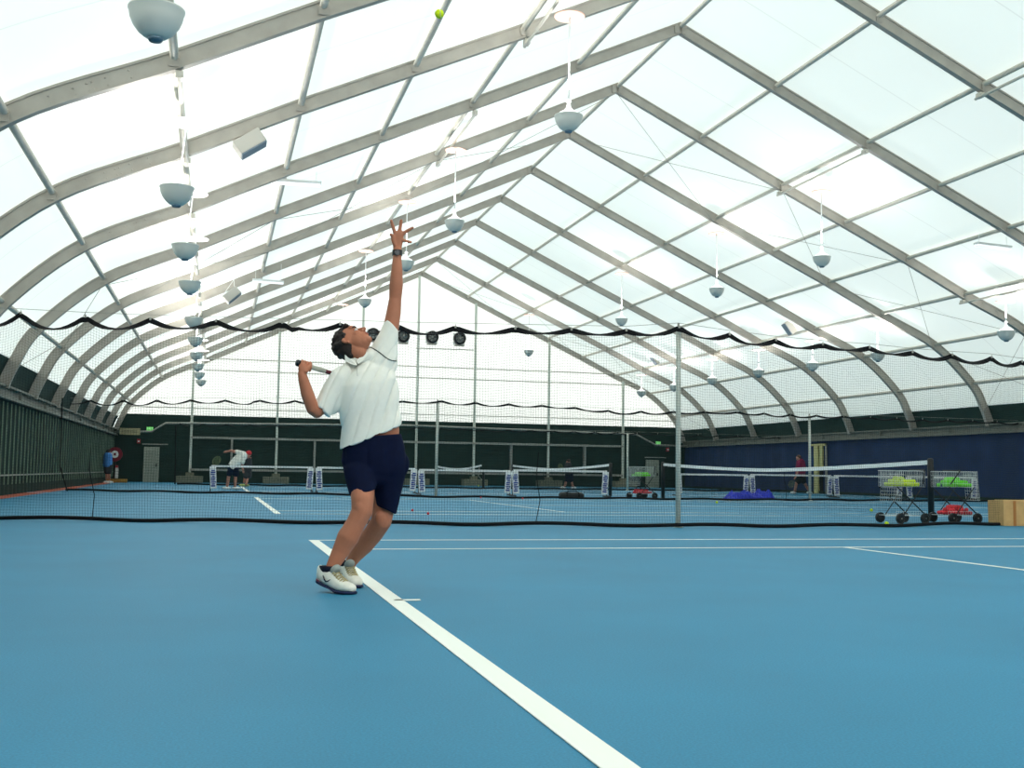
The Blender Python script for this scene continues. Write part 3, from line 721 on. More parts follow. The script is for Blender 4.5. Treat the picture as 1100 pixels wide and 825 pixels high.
# ---------------------------------------------------------------- ball carts
M_wire = mat('white wire', (205, 210, 208), .45, .2)
def ball_cart(loc, rz, sc, label, topc, lowc, flap, lab_top, lab_low, nt=34, nl=26):
    """folding cart: wire basket on crossed black legs, lower tray, four wheels; length along local x"""
    r = thing('ball_cart', label, 'cart', loc, rz); r.scale = (sc,)*3
    L, W, zb, zt = .60, .42, .60, .86
    bm = bmesh.new()
    def grid(a, b, c, d, nu, nv, rr=.0024):
        for i in range(nu+1): t = i/nu; tube(bm, [a.lerp(b, t), d.lerp(c, t)], rr, 4)
        for i in range(nv+1): t = i/nv; tube(bm, [a.lerp(d, t), b.lerp(c, t)], rr, 4)
    P = lambda x, y, z: V(x*L/2, y*W/2, z)
    for s in (-1, 1):
        grid(P(-1, s, zb), P(1, s, zb), P(1, s, zt), P(-1, s, zt), 15, 4); grid(P(s, -1, zb), P(s, 1, zb), P(s, 1, zt), P(s, -1, zt), 12, 4)
    grid(P(-1, -1, zb), P(1, -1, zb), P(1, 1, zb), P(-1, 1, zb), 14, 8)
    part('basket', bm, M_wire, r)
    part('basket_rim', tubes([[P(-1, -1, zt), P(1, -1, zt), P(1, 1, zt), P(-1, 1, zt), P(-1, -1, zt)]], .007, 6), M_wire, r)
    bm = bmesh.new()
    if flap < 0: a, b = V(-L/2, -W/2, zt), V(-L/2-.07, -W/2-.02, .36); grid(a, b, b+V(.02, W*.8, 0), a+V(0, W*.8, 0), 9, 6); grid(a+V(0, 0, 0), b, b+V(.16, 0, 0), a+V(.16, 0, 0), 9, 5)
    else: a, b = V(L/2, -W/2, zt), V(L/2+.03, -W/2-.02, .38); grid(a, b, b+V(.0, W*.8, 0), a+V(0, W*.8, 0), 9, 6); grid(a, b, b-V(.05, 0, 0), a-V(.05, 0, 0), 9, 3)
    part('wire_flap', bm, M_wire, r)
    for s in (-1, 1):
        y = s*(W/2+.012)
        part('leg', tubes([[(-L/2+.02, y, zb), (L/2-.0, y, .13)]], .011, 6), M_blackm, r)
        part('leg', tubes([[(L/2-.08, y, zb), (-L/2+.14, y, .13)]], .009, 6), M_blackm, r)
    part('handle', tubes([[(-L/2+.05 if flap > 0 else L/2-.05, -W/2-.01, zb+.05), (-L/2+.25 if flap > 0 else L/2-.02, -W/2-.01, zt+.02), (-L/2+.25 if flap > 0 else L/2+.04, W/2+.01, zt+.02)]], .011, 6), M_blackm, r)
    bm = bmesh.new(); grid(P(-1, -1, .13), P(1, -1, .13), P(1, 1, .13), P(-1, 1, .13), 10, 6); grid(P(-1, -1, .13), P(1, -1, .13), P(1, -1, .2), P(-1, -1, .2), 12, 1)
    part('lower_tray', bm, M_wire, r)
    for x in (-.8, .85):
        for y in (-1, 1):
            bm = bmesh.new(); lathe(bm, [(0, -.022), (.06, -.022), (.075, -.012), (.085, -.018), (.085, .018), (.075, .012), (.06, .022), (0, .022)], 20)
            bm.transform(Matrix.Translation((x*L/2, y*(W/2+.04), .086)) @ Matrix.Rotation(PI/2, 4, 'X')); wl = part('wheel', bm, M_blackm, r)
            bm = bmesh.new(); ball(bm, (x*L/2, y*(W/2+.065), .086), .012, 8); part('hub', bm, M_rail, wl)
    R = Matrix.Translation(V(loc)) @ Matrix.Rotation(rz, 4, 'Z') @ Matrix.Scale(sc, 4)
    rnd = random.Random(int(loc[0]*100)); bs = .0335/sc*1.0
    def pile(n, z0, col, lab, grp, xr=.9):
        k = 0; lay = 0
        while k < n:
            fr = 1-.24*lay
            for ix in range(8):
                for iy in range(5):
                    if k >= n: break
                    x = (-1+2*(ix+.5)/8)*fr; y = (-1+2*(iy+.5)/5)*fr
                    if rnd.random() < .12*(lay+1): continue
                    p = V(x*(L/2-.035)*xr, y*(W/2-.04), z0+.036+lay*.047+rnd.uniform(-.004, .006))
                    tball(R @ p, col, lab, grp); k += 1
            lay += 1
    if topc: pile(nt, zb, topc, lab_top, lab_top+' pile')
    if lowc: pile(nl, .135, lowc, lab_low, lab_low+' pile')
    return r
ball_cart((9.98, 16.05, 0), .10, 1.0, 'wire ball cart with yellow balls, left of the black net post', 'yellow', None, -1, 'yellow tennis ball heaped in the basket of the left cart', '', 74)
ball_cart((11.13, 16.25, 0), .05, 1.0, 'wire cart of green balls above red balls, right of the black net post', 'green', 'red', 1, 'green tennis ball heaped in the basket of the right cart', 'red foam ball in the lower tray of the right cart', 80, 80)
ball_cart((11.55, 31.6, 0), .2, 1.12, 'distant ball cart with green balls and a red tray, behind the far black net post', 'green', 'red', -1, 'green ball in the basket of the distant cart behind the post', 'red ball in the lower tray of the distant cart behind the post', 60, 60)
# cardboard carton at right edge
c0 = at(1077.5, 565, Z=0)
r = thing('cardboard_box', 'tan cardboard carton on the floor at the right edge of the court', 'box', (c0.x+.30, c0.y+.18, 0), -.05)
part('carton', box(0, 0, .2, .56, .40, .40, .008), M_lightwood, r)
part('top_flap', box(0, -.08, .408, .56, .2, .01, .002), mat('cardboard edge', (214, 176, 118), .85), r)
part('tape_strip', box(-.08, -.203, .2, .05, .006, .40), mat('brown tape', (170, 112, 56), .4), r)
# blue heap, black bag, red bag, brown things by the wall
def mound(name, label, cat, c, dims, m, seed, rz=0., folds=9.):
    """crumpled cloth heap: a displaced grid closed underneath"""
    bm = bmesh.new(); nx, ny = 64, 26; g = []
    for i in range(nx+1):
        row = []
        for j in range(ny+1):
            u, v = -1+2*i/nx, -1+2*j/ny
            edge = max(0., 1-abs(u)**5)*max(0., 1-abs(v)**3)
            q = V(u*2.2+seed, v*1.1, seed*.7)
            n1 = mathutils.noise.noise(q*1.3); n2 = abs(mathutils.noise.noise(q*3.1)); n3 = mathutils.noise.noise(q*folds)
            z = dims[2]*edge**.6*max(.12, .55+.75*n1+.45*n2+.18*n3)
            row.append(bm.verts.new((u*dims[0]/2*(1+.04*n1), v*dims[1]/2*(1+.15*n2), max(.004, z))))
        g.append(row)
    for a, b in zip(g, g[1:]):
        for j in range(ny): bm.faces.new((a[j], b[j], b[j+1], a[j+1]))
    rim = [g[i][0] for i in range(nx+1)]+[g[nx][j] for j in range(1, ny+1)]+[g[i][ny] for i in range(nx-1, -1, -1)]+[g[0][j] for j in range(ny-1, 0, -1)]
    lowv = [bm.verts.new((v.co.x, v.co.y, 0)) for v in rim]
    for i in range(len(rim)):
        k = (i+1) % len(rim); bm.faces.new((rim[k], rim[i], lowv[i], lowv[k]))
    bmesh.ops.recalc_face_normals(bm, faces=bm.faces[:])
    o = finish(name, bm, m, None, True); o.location = (c[0], c[1], 0); o.rotation_euler = (0, 0, rz); return tag(o, label, cat)
def holdall(label, c, L, W, H, m, m2, rz=0.):
    r = thing('sports_bag', label, 'bag', (c[0], c[1], 0), rz)
    bm = bmesh.new(); st = [(-1, .55), (-.96, .82), (-.85, .95), (-.4, 1.02), (0, .94), (.4, 1.0), (.85, .93), (.96, .80), (1, .5)]
    loft(bm, [(V(x*L/2, 0, H*.5*k), V(0, W/2*k, 0), V(0, 0, H*.5*k)) for x, k in st], 24, .62); bmesh.ops.recalc_face_normals(bm, faces=bm.faces[:])
    part('bag_body', bm, m, r, True)
    part('zip', tubes([[(x*L/2, 0, H*k*1.0) for x, k in st[1:-1]]], .008, 6), m2, r, True)
    for x in (-.5, .5): part('band', (lambda b: (loft(b, [(V(x*L/2-.02, 0, H*.5), V(0, W*.52, 0), V(0, 0, H*.515)), (V(x*L/2+.02, 0, H*.5), V(0, W*.52, 0), V(0, 0, H*.515))], 24, .62), b)[1])(bmesh.new()), m2, r, True)
    part('handle', tubes([[(-L*.25, -W*.3, H*.9), (-L*.18, -W*.35, H*1.18), (L*.18, -W*.35, H*1.18), (L*.25, -W*.3, H*.9)]], .012, 6), m2, r, True)
    return r
import mathutils
c = at(824.5, 537, Z=0); mound('folded_tarp', 'bright blue crumpled tarp lying on the floor behind the second divider net', 'tarp', (c.x, c.y+1.2), (1.55, .75, .30), mat('royal blue tarp', (16, 44, 190), .5, 0, .2, 6), 3.3)
c = at(629, 537, Z=0); holdall('long black sports bag on the floor left of the far black post', (c.x, c.y+1.3), .74, .30, .19, M_blackm, M_black, .05)
c = at(92.5, 518.5, Z=0); holdall('crimson sports bag on the floor strip by the left curtain', (c.x, c.y), .60, .34, .34, mat('crimson cloth', (150, 22, 40), .8), mat('dark crimson', (90, 14, 30), .8), .2)
# red ringed disc on stand by the far left corner
c = at(123.5, 488, Y=55.5); r = thing('target_stand', 'dark stand topped by a red disc with a white centre in the far left corner', 'target', (c.x, 55.5, 0))
def disc(rad, th, m, nm, y):
    bm = bmesh.new(); lathe(bm, [(0, -th/2), (rad, -th/2), (rad, th/2), (0, th/2)], 24); bm.transform(Matrix.Translation((0, y, c.z)) @ Matrix.Rotation(PI/2, 4, 'X')); return part(nm, bm, m, r)
disc(.34, .08, mat('dark crimson disc', (120, 16, 40), .6), 'disc', 0); disc(.17, .02, M_white, 'white_centre', -.05); disc(.06, .02, mat('dark crimson disc', 0), 'bullseye', -.065)
part('pole', tubes([[(0, .04, 0), (0, .04, c.z)]], .05, 8), M_blackm, r)
part('bottle', box(.12, -.1, .45, .14, .14, .5, .04), mat('white plastic', (200, 200, 196), .5), r); part('red_cap', box(.12, -.1, .75, .12, .12, .12, .03), mat('cap red', (170, 30, 40), .5), r)
part('base', box(.15, 0, .09, .9, .35, .18, .03), mat('yellow brown base', (150, 110, 40), .7), r)

# ---------------------------------------------------------------- the serving player
YP = 6.95
def P(px, py, dy=0.): return at(px, py, Y=YP+dy)
def sec(cx, cy, ux, uy, dv, dy=0., vz=0.):
    c = P(cx, cy, dy); u = P(cx+ux, cy+uy, dy)-c; return (c, u, V(0, dv, vz))
root_p = P(375, 636, 0); root_p.z = 0
player = thing('person', 'tennis player in white polo and navy shorts serving, left arm stretched up', 'person', root_p)
bm = bmesh.new()
# legs (his right leg is image-left and nearer)
limb(bm, [P(388, 488, .10), P(389, 518, .0), P(389.5, 537, -.08), P(389, 549, -.09), P(382.5, 562, -.09), P(374, 577, -.08), P(366, 592, -.07), P(357.8, 607, -.08), P(354.3, 618, -.09)],
     [.092, .082, .070, .066, .060, .068, .054, .040, .038], 18)
limb(bm, [P(413, 492, .10), P(414, 525, .12), P(412, 546, .12), P(409.5, 560, .11), P(401, 573, .18), P(391, 586, .24), P(382, 597, .29), P(376.3, 605, .32), P(374.2, 613, .31)],
     [.095, .082, .072, .066, .064, .058, .044, .037, .036], 18)
ball(bm, P(388, 545, -.125), (.042, .03, .052)); ball(bm, P(409, 557, .065), (.042, .03, .052))
# pelvis, waist, chest
loft(bm, [sec(400, 500, 26, 0, .115, .08), sec(401, 482, 26, 0, .11, .08), sec(406, 464, 23, -2, .09, .06), sec(402, 446, 24, -2, .10, .05), sec(397, 420, 24, -4, .10, .055), sec(394, 402, 19, -6, .07, .06)], 28)
limb(bm, [P(372, 408, .06), P(398, 396, .065), P(414, 382, .06)], [.05, .05, .05])
# neck
limb(bm, [P(386, 390, .07), P(384, 381, .06), P(380.5, 372, .05)], [.05, .050, .050])
# left arm up
limb(bm, [P(414, 382, .05), P(420, 352, .04), P(422.8, 336, .04), P(424.6, 321, .04), P(425.6, 306, .03), P(426.3, 290, .02), P(426.6, 276, .02), P(426.8, 269, .02)],
     [.062, .050, .047, .040, .044, .036, .0275, .027], 18)
# left hand: palm then fingers
loft(bm, [sec(426.8, 271, 4.4, 0, .018, .02), sec(427, 264, 5.0, 0, .017, .02), sec(427.6, 256, 5.8, 0, .016, .015), sec(428.2, 250.5, 5.4, -.8, .013, .01), sec(428.2, 248, 3.6, -.6, .01, .01)], 18)
for pts, r0 in (([(424.3, 251), (422.6, 245), (421.2, 240.5), (420.3, 237.2)], .0092), ([(428.8, 249), (430, 243.5), (430.7, 239.5), (431, 236.8)], .0094),
                ([(431.8, 252.5), (436, 248.8), (440, 246.6), (443.2, 244.8)], .009), ([(431.5, 258), (435.5, 258.6), (438.6, 259.8), (441.3, 260.2)], .0082),
                ([(424.2, 263), (422.3, 257.5), (422.0, 254), (420.2, 252.2)], .0105)):
    limb(bm, [P(x, y, .012-.006*i) for i, (x, y) in enumerate(pts)], [r0*1.35, r0*1.28, r0*1.2, r0*1.08], 10)
# right arm: elbow down, forearm up to the racket behind the head
limb(bm, [P(366, 412, .06), P(353, 430, .05), P(340.5, 443.2, .03), P(336, 439, .015), P(330.5, 424, .0), P(326.5, 410, -.01), P(324.6, 402, -.01)],
     [.058, .050, .036, .040, .041, .033, .028], 18)
# right hand round the handle
HB = P(320.8, 390.2, .0); HD = (P(362, 402.5, .14)-HB); HL = HD.length; HD.normalize()
ball(bm, P(325.4, 396.5, -.015), (.030, .024, .040), 14)
upv = V(0, 0, 1); sv = HD.cross(upv).normalized(); wv = sv.cross(HD).normalized()
for i in range(4):
    c0 = HB+HD*(.022+.022*i); rr = .019
    pts = []
    for q in range(5):
        a = -2.5+q*1.05
        pts.append(c0+wv*(rr*1.25*math.sin(a))+(-sv)*(-rr*1.25*math.cos(a)) if False else c0+wv*(.024*math.sin(a))+V(0, -.024*math.cos(a), 0))
    limb(bm, pts, [.0105, .0108, .0102, .0098, .0085], 10)
limb(bm, [P(328.5, 399, -.03), P(331.8, 395.4, -.02), P(333.4, 391.8, .0), P(333.4, 389.5, .01)], [.014, .012, .0105, .009], 10)
# head: local frame x = face, y = his left, z = crown
Fv = V(.47, -.20, .86).normalized(); Uv = V(-.64, .60, .40); Uv = (Uv-Fv*Uv.dot(Fv)).normalized(); Lv = Uv.cross(Fv)
HC = P(379.3, 368.0, .05)
HM = Matrix(((Fv.x, Lv.x, Uv.x, HC.x), (Fv.y, Lv.y, Uv.y, HC.y), (Fv.z, Lv.z, Uv.z, HC.z), (0, 0, 0, 1)))
def h(x, y, z): return HM @ V(x, y, z)
R3 = HM.to_3x3().to_4x4()
def hball(c, r, seg=16): ball(bm, h(*c), r, seg, R3)
hball((-.012, 0, .03), (.098, .076, .088), 22); hball((.022, 0, -.03), (.068, .060, .080), 20); hball((.042, 0, -.070), (.046, .046, .040)); hball((.066, 0, -.088), (.026, .030, .022)); hball((.060, 0, -.045), (.036, .042, .040))
hball((.072, 0, .045), (.022, .055, .030)); hball((.060, .036, -.012), (.024, .022, .02)); hball((.060, -.036, -.012), (.024, .022, .02))
limb(bm, [h(.083, 0, .022), h(.098, 0, .0), h(.112, 0, -.018)], [.010, .012, .013], 10); hball((.098, .013, -.022), .009, 8); hball((.098, -.013, -.022), .009, 8)
hball((.088, 0, -.050), (.012, .024, .007), 10); hball((.087, 0, -.062), (.012, .020, .008), 10)
for s in (-1, 1):
    limb(bm, [h(-.012, s*.074, .022), h(-.022, s*.082, .014), h(-.022, s*.083, -.004), h(-.010, s*.078, -.022)], [.009, .010, .010, .009], 10)
limb(bm, [h(-.03, 0, -.04), h(-.035, 0, -.085), P(384.5, 384, .07)], [.056, .049, .051], 14)
nb = remesh(bm, .0048, 3, .5)
body = part('body', nb, M_skin, player, True, True)
# hair: tousled volume over the back and top of the skull
bm = bmesh.new(); rn = random.Random(4)
hball((-.026, 0, .042), (.096, .081, .088), 20); hball((-.050, 0, -.005), (.070, .074, .075), 18)
for i in range(150):
    th = rn.uniform(0, 2*PI); ph = rn.uniform(-.5, 1.45)
    d = V(math.cos(ph)*math.cos(th), math.cos(ph)*math.sin(th), math.sin(ph))
    x, y, z = -.024+d.x*.094, d.y*.079, .034+d.z*.092
    if x > .020 and z < .072: continue
    if abs(y) > .055 and x > -.030 and z < .035: continue
    hball((x, y, z), rn.uniform(.011, .021), 8)
for y in (-.04, -.02, 0, .02, .04): hball((.064, y, .088+rn.uniform(-.004, .006)), (.020, .016, .014), 8)
for i in range(16):
    a = rn.uniform(-1, 1); hball((-.085+.02*abs(a), a*.06, rn.uniform(-.07, -.02)), .016, 8)
# keep hair clear of the face
nb = remesh(bm, .005, 1, .5)
inv = HM.inverted()
dele = [v for v in nb.verts if (lambda q: q.x > .028 and q.z < .068)(inv @ v.co)]
bmesh.ops.delete(nb, geom=dele, context='VERTS')
part('hair', nb, M_hair, player, True, True)
def onto_fn(objs):
    trees = []
    for o in objs:
        b = bmesh.new(); b.from_mesh(o.data); b.transform(Matrix.Translation(player.location)); trees.append(BVHTree.FromBMesh(b)); b.free()
    def f(px, py, off=.002):
        d = (at(px, py, Y=10)-CAM).normalized(); best = None
        for t in trees:
            hit = t.ray_cast(CAM, d)
            if hit[0] is not None and (best is None or hit[3] < best[3]): best = hit
        return None if best is None else best[0]-d*off
    return f
# eyes and brows
for s in (-1, 1):
    bm = bmesh.new(); ball(bm, h(.080, s*.031, .008), (.012, .014, .009), 12, R3); e = part('eye', bm, mat('eye white', (225, 220, 214), .3), player, True, True)
    bm = bmesh.new(); ball(bm, h(.0905, s*.031, .009), .0050, 8); part('iris', bm, mat('dark iris', (30, 22, 18), .2), e, True)
    bm = bmesh.new(); limb(bm, [h(.090, s*.014, .029), h(.091, s*.032, .034), h(.080, s*.050, .029)], [.0045, .0055, .003], 8); part('eyebrow', bm, M_hair, player, True, True)
bm = bmesh.new(); ball(bm, h(.093, 0, -.0545), (.009, .021, .0045), 10, R3); ball(bm, h(.092, 0, -.0615), (.009, .017, .005), 10, R3)
part('lips', bm, mat('lip colour', (150, 84, 70), .5), player, True, True)
# polo shirt
bm = bmesh.new()
loft(bm, [sec(391, 391, 15, -5, .075, .055), sec(392.5, 399, 27, -8, .105, .05), sec(394.5, 412, 32.5, -5, .125, .045), sec(396.5, 430, 31.8, -3, .13, .045),
          sec(397.5, 447, 31.2, -4, .125, .05), sec(399.5, 457, 32.0, -8, .13, .055), sec(399.0, 469.5, 33.3, -13.5, .135, .06)], 40, .88)
# raised sleeve
loft(bm, [sec(404, 412, 16, -4, .075, .05), sec(406, 400, 19.5, -3, .088, .05), sec(409, 388, 18.5, 0, .09, .05), sec(414.5, 370, 12.2, 3, .075, .05), sec(418.4, 358, 9.2, 4.5, .066, .045), sec(420.8, 349.5, 6.6, 6.4, .06, .04)], 28)
limb(bm, [P(381, 391, .055), P(398, 384, .05)], [.055, .07], 18)
# lowered sleeve
loft(bm, [sec(380, 404, 10, 14, .09, .05), sec(369, 410, 11, 12, .085, .05), sec(359.5, 423, 12.5, 9.5, .075, .05), sec(351.5, 435, 11.2, 8.2, .068, .045), sec(346.5, 441.5, 8.5, 8.2, .064, .04)], 28)
limb(bm, [P(372, 401, .06), P(365.5, 413, .055)], [.055, .06], 16)
nb = remesh(bm, .0058, 4, .5)
# soft pull folds running from the raised shoulder to the hip
import mathutils
nb.normal_update()
for v in nb.verts:
    q = v.co; t = q.x*.90-q.z*.44
    a1 = math.sin(t*44+1.6*math.sin(q.z*6)); a2 = math.sin(t*23+q.z*2.4+1.3); dn = -(1-abs(a1))**3*.011-(1-abs(a2))**2*.012+.004
    v.co += v.normal*dn*max(0., min(1., (1.72-q.z)*3))
shirt = part('polo_shirt', nb, M_shirt, player, True, True)
# shorts
bm = bmesh.new()
loft(bm, [sec(401.5, 470.5, 29.5, -2.5, .115, .06), sec(401.5, 480, 33, -1, .13, .07), sec(402.5, 495, 35.5, 0, .14, .08), sec(403, 507, 33, 0, .125, .07), sec(403.5, 517, 26, 0, .095, .07)], 36, .92)
ball(bm, P(403, 512, .06), (.13, .11, .07))
loft(bm, [sec(388, 490, 14, 0, .09, .07), sec(387, 503, 18.5, 0, .118, .05), sec(388, 514, 17.2, 0, .115, .02), sec(389.8, 529.2, 14.0, -4.0, .105, -.03)], 28)
loft(bm, [sec(416, 490, 14, 0, .09, .08), sec(418, 503, 19, 0, .118, .08), sec(417, 520, 15.8, 1, .115, .10), sec(413.8, 547.5, 11.6, 5.2, .105, .12)], 28)
ball(bm, P(434, 499, .06), (.035, .05, .07))
nb = remesh(bm, .0062, 9, .5); nb.normal_update()
for v in nb.verts:
    q = v.co; v.co += v.normal*(-(1-abs(math.sin(q.x*24+q.z*9+math.sin(q.z*11)*.8)))**3*.008+.002)*max(0, min(1, (1.0-q.z)*6))*max(.15, min(1, (q.z-.66)*6))
shorts = part('shorts', nb, M_navy, player, True, True)
bm = bmesh.new(); loft(bm, [sec(401.5, 468.6, 29.2, -2.5, .113, .06), sec(401.5, 473, 30.5, -2.5, .12, .06)], 36, .92); part('waistband', bm, M_navy, shorts, False, False)
shorts.children[0].data.transform(Matrix.Translation(-player.location))
f = onto_fn([shirt])
def decal_line(pxs, rad, nm, m, parent, ff, off=.001):
    pts = [ff(x, y, off) for x, y in pxs]; pts = [p for p in pts if p is not None]
    if len(pts) < 2: return
    bm = bmesh.new(); tube(bm, pts, rad, 6); bm.transform(Matrix.Translation(-player.location)); return finish(nm, bm, m, parent, True)
def spl(pts, n=8):
    out = catmull([tuple(p) for p in pts], 0, len(pts)-1, n); return out
decal_line(spl([(395.5, 372.5), (401, 374.5), (408, 379), (415, 384.5), (420, 387), (426, 388)]), .0034, 'piping', mat('dark green piping', (28, 44, 40), .7), shirt, f)
decal_line(spl([(384, 388), (383.5, 396), (384, 404)]), .0022, 'placket_edge', mat('cloth shade seam', (196, 196, 188), .8), shirt, f)
# collar: folded band round the neck
bm = bmesh.new()
for k, (du, cyo) in enumerate(((0, 0),)):
    ring = []
    for i in range(33):
        t = 2*PI*i/32*.93-.45*PI+.11
        ring.append(P(384.5+11.0*math.cos(t), 381.5-5.2*math.cos(t)+5.0*math.sin(t)*0, .055)+V(0, -.075*math.sin(-t) if False else .078*math.sin(t+PI), .0))
# open V in front of the throat
cpts = spl([(376.5, 386.5), (372.8, 384.2), (371.0, 381.8)], 5)
bm.free(); bm = bmesh.new()
def flap(pts, th=.006):
    vs1 = [bm.verts.new(p) for p in pts]; vs2 = [bm.verts.new(p+V(0, th, 0)) for p in pts]
    bm.faces.new(vs1); bm.faces.new(vs2[::-1]); n = len(pts)
    for i in range(n): bm.faces.new((vs1[i], vs1[(i+1) % n], vs2[(i+1) % n], vs2[i]))
flap([P(370.6, 380.8, .0), P(374.2, 384.2, -.02), P(381.8, 387.6, -.030), P(383.4, 392.4, -.046), P(377.6, 391.2, -.040), P(371.0, 387.6, -.015)], .022)
flap([P(393.5, 377.2, -.02), P(387.6, 382.6, -.03), P(382.6, 387.6, -.034), P(384.8, 391.0, -.046), P(391.2, 386.4, -.042), P(396.0, 379.6, -.03)], .022)
bmesh.ops.recalc_face_normals(bm, faces=bm.faces[:])
loft(bm, [(P(383.2, 386.8, .055), P(393.8, 380.2, .055)-P(383.2, 386.8, .055), V(0, .078, .0)), (P(382.0, 383.6, .058), P(391.6, 377.8, .055)-P(382.0, 383.6, .055), V(0, .074, .0))], 28)
bm.transform(Matrix.Translation(-player.location)); finish('collar', bm, M_shirt, shirt)
# wrist watch on the raised arm
bm = bmesh.new(); loft(bm, [sec(426.7, 274.6, 5.4, .3, .032, .02), sec(426.8, 268.8, 5.3, .3, .031, .02)], 24); wt = part('wristwatch', bm, M_blackm, player, False, True)
bm = bmesh.new(); c = P(426.6, 271.6, -.016); loft(bm, [(c+V(0, 0, 0), V(.017, 0, 0), V(0, 0, .019)), (c+V(0, -.008, 0), V(.015, 0, 0), V(0, 0, .017))], 18); bm.transform(Matrix.Translation(-player.location)); finish('watch_face', bm, mat('watch face', (52, 56, 62), .2), wt)
# shoes
def shoe(toe, heel, lift, nm, pitch, zoff=0.):
    """toe and heel on the ground; heel lifted by lift"""
    d = V(toe.x-heel.x, toe.y-heel.y, 0); L = d.length; d.normalize(); side = V(-d.y, d.x, 0)
    def S(x, y, z):          # x 0 heel..1 toe
        lf = lift*max(0, min(1, (.62-x)/.62))**1.15
        return V(heel.x, heel.y, 0)+d*(x*L)+side*y+V(0, 0, z+lf+zoff)
    def Q(stations):
        bm = bmesh.new(); rings = []
        for x, wy, z0, z1, sk in stations:
            ring = []
            for i in range(20):
                t = 2*PI*i/20; cc, ss = math.cos(t), math.sin(t)
                yy = math.copysign(abs(cc)**.75, cc)*wy; zz = (z0+z1)/2+math.copysign(abs(ss)**.8, ss)*(z1-z0)/2
                tp = (zz-z0)/(z1-z0); yy *= (1-.32*sk*tp)
                ring.append(bm.verts.new(S(x, yy, zz)))
            rings.append(ring)
        for a, b in zip(rings, rings[1:]):
            for i in range(20): bm.faces.new((a[i], a[(i+1) % 20], b[(i+1) % 20], b[i]))
        bm.faces.new(rings[0][::-1]); bm.faces.new(rings[-1]); bmesh.ops.recalc_face_normals(bm, faces=bm.faces[:]); return bm
    up = Q([(-.03, .022, .022, .080, .5), (.0, .034, .018, .112, .6), (.10, .043, .016, .118, .5), (.22, .047, .016, .108, .5), (.34, .049, .016, .118, .6), (.45, .051, .014, .118, .8), (.58, .054, .014, .098, .8), (.72, .055, .014, .078, .6), (.86, .050, .014, .068, .45), (.95, .038, .016, .058, .4), (1.0, .020, .020, .044, .3)])
    u = part('shoe', up, mat('white shoe leather', (226, 226, 214), .6, 0, .05, 30), player, True, True)
    def sub(n, b, m, smooth=False):
        b.transform(Matrix.Translation(-player.location)); return finish(n, b, m, u, smooth)
    sub('sole', Q([(-.04, .026, -.0, .030, 0), (.02, .042, .0, .030, 0), (.2, .047, .002, .026, 0), (.40, .048, .006, .024, 0), (.6, .057, .0, .024, 0), (.78, .057, .0, .023, 0), (.92, .047, .002, .022, 0), (1.02, .022, .004, .022, 0)]), mat('navy rubber sole', (14, 24, 66), .5), True)
    b = bmesh.new(); loft(b, [(S(.23, 0, .095), d*.050, side*.036), (S(.23, 0, .118), d*.056, side*.041), (S(.225, 0, .130), d*.058, side*.043)], 18); sub('ankle_collar', b, mat('navy lining', (16, 20, 40), .8), True)
    b = bmesh.new(); M = Matrix(((d.x, side.x, 0, 0), (d.y, side.y, 0, 0), (0, 0, 1, 0), (0, 0, 0, 1)))
    ball(b, S(.45, 0, .130), (.036, .036, .022), 14, M @ Matrix.Rotation(-.9, 4, 'Y')); tg = sub('tongue', b, mat('grey tongue mesh', (150, 158, 152), .7), True)
    b = bmesh.new(); ball(b, S(.46, 0, .148), (.012, .014, .006), 10, M @ Matrix.Rotation(.6, 4, 'Y')); sub('tongue_badge', b, mat('navy lining', 0), True)
    b = bmesh.new()
    for q in range(6):
        x = .47+q*.052; z = .122-q*.0088
        tube(b, [S(x, -.033, z-.014), S(x+.012, -.012, z+.002), S(x+.02, .012, z+.002), S(x+.008, .033, z-.014)], .0042, 6)
        tube(b, [S(x, .030, z-.012), S(x+.03, -.030, z-.014)], .0036, 6)
    sub('laces', b, mat('khaki lace', (176, 166, 126), .8), True)
    # curved tick mark and trim on the outer side
    sd_ = -1 if side.y > 0 else 1
    b = bmesh.new(); yo = sd_*.0485
    tube(b, [S(.24, yo*.98, .078), S(.29, yo*1.0, .058), S(.33, yo*1.03, .050), S(.38, yo*1.03, .055), S(.46, yo*1.0, .075)], .0034, 6, [.7, 1.2, 1.3, .9, .3]); sub('side_mark', b, mat('navy lining', 0), True)
    b = bmesh.new(); tube(b, [S(.02, yo*.78, .034), S(.09, yo*.98, .030), S(.15, yo*1.0, .032)], .005, 6, [.6, 1.3, .5]); sub('heel_stripe', b, mat('maroon trim', (110, 34, 60), .5), True)
    return u
t1 = at(380.5, 638.8, Z=0); h1 = V(t1.x-.190, t1.y+.195, 0)
shoe(t1, h1, .050, 'r', 0)
t2 = at(384.8, 632.2, Z=0); h2 = V(t2.x-.075, t2.y+.265, 0)
shoe(t2, h2, .050, 'l', 0)
# racket held in the right hand, its head hidden behind his back
r = thing('tennis_racket', 'tennis racket with pale grip held behind the server back in his right hand', 'racket', HB)
def K(s): return HB+HD*s
part('grip', (lambda b: (tube(b, [K(-.004), K(.012), K(.03), K(.19), K(.20)], .0155, 10, [1.25, 1.25, 1, 1, .85]), b)[1])(bmesh.new()), mat('grey white grip tape', (176, 176, 162), .7), r, True, True)
part('butt_cap', (lambda b: (tube(b, [K(-.012), K(.006)], .021, 10), b)[1])(bmesh.new()), M_blackm, r, True, True)
M_rk = mat('crimson black frame', (96, 20, 34), .35)
perp = HD.cross(V(0, 1, .0)).normalized(); perp = (perp+V(0, .35, 0)).normalized(); perp = (perp-HD*perp.dot(HD)).normalized()
bm = bmesh.new(); tube(bm, [K(.20), K(.27)], .013, 8)
for s in (-1, 1): tube(bm, [K(.265), K(.30)+perp*(s*.02), K(.36)+perp*(s*.065)], .009, 8)
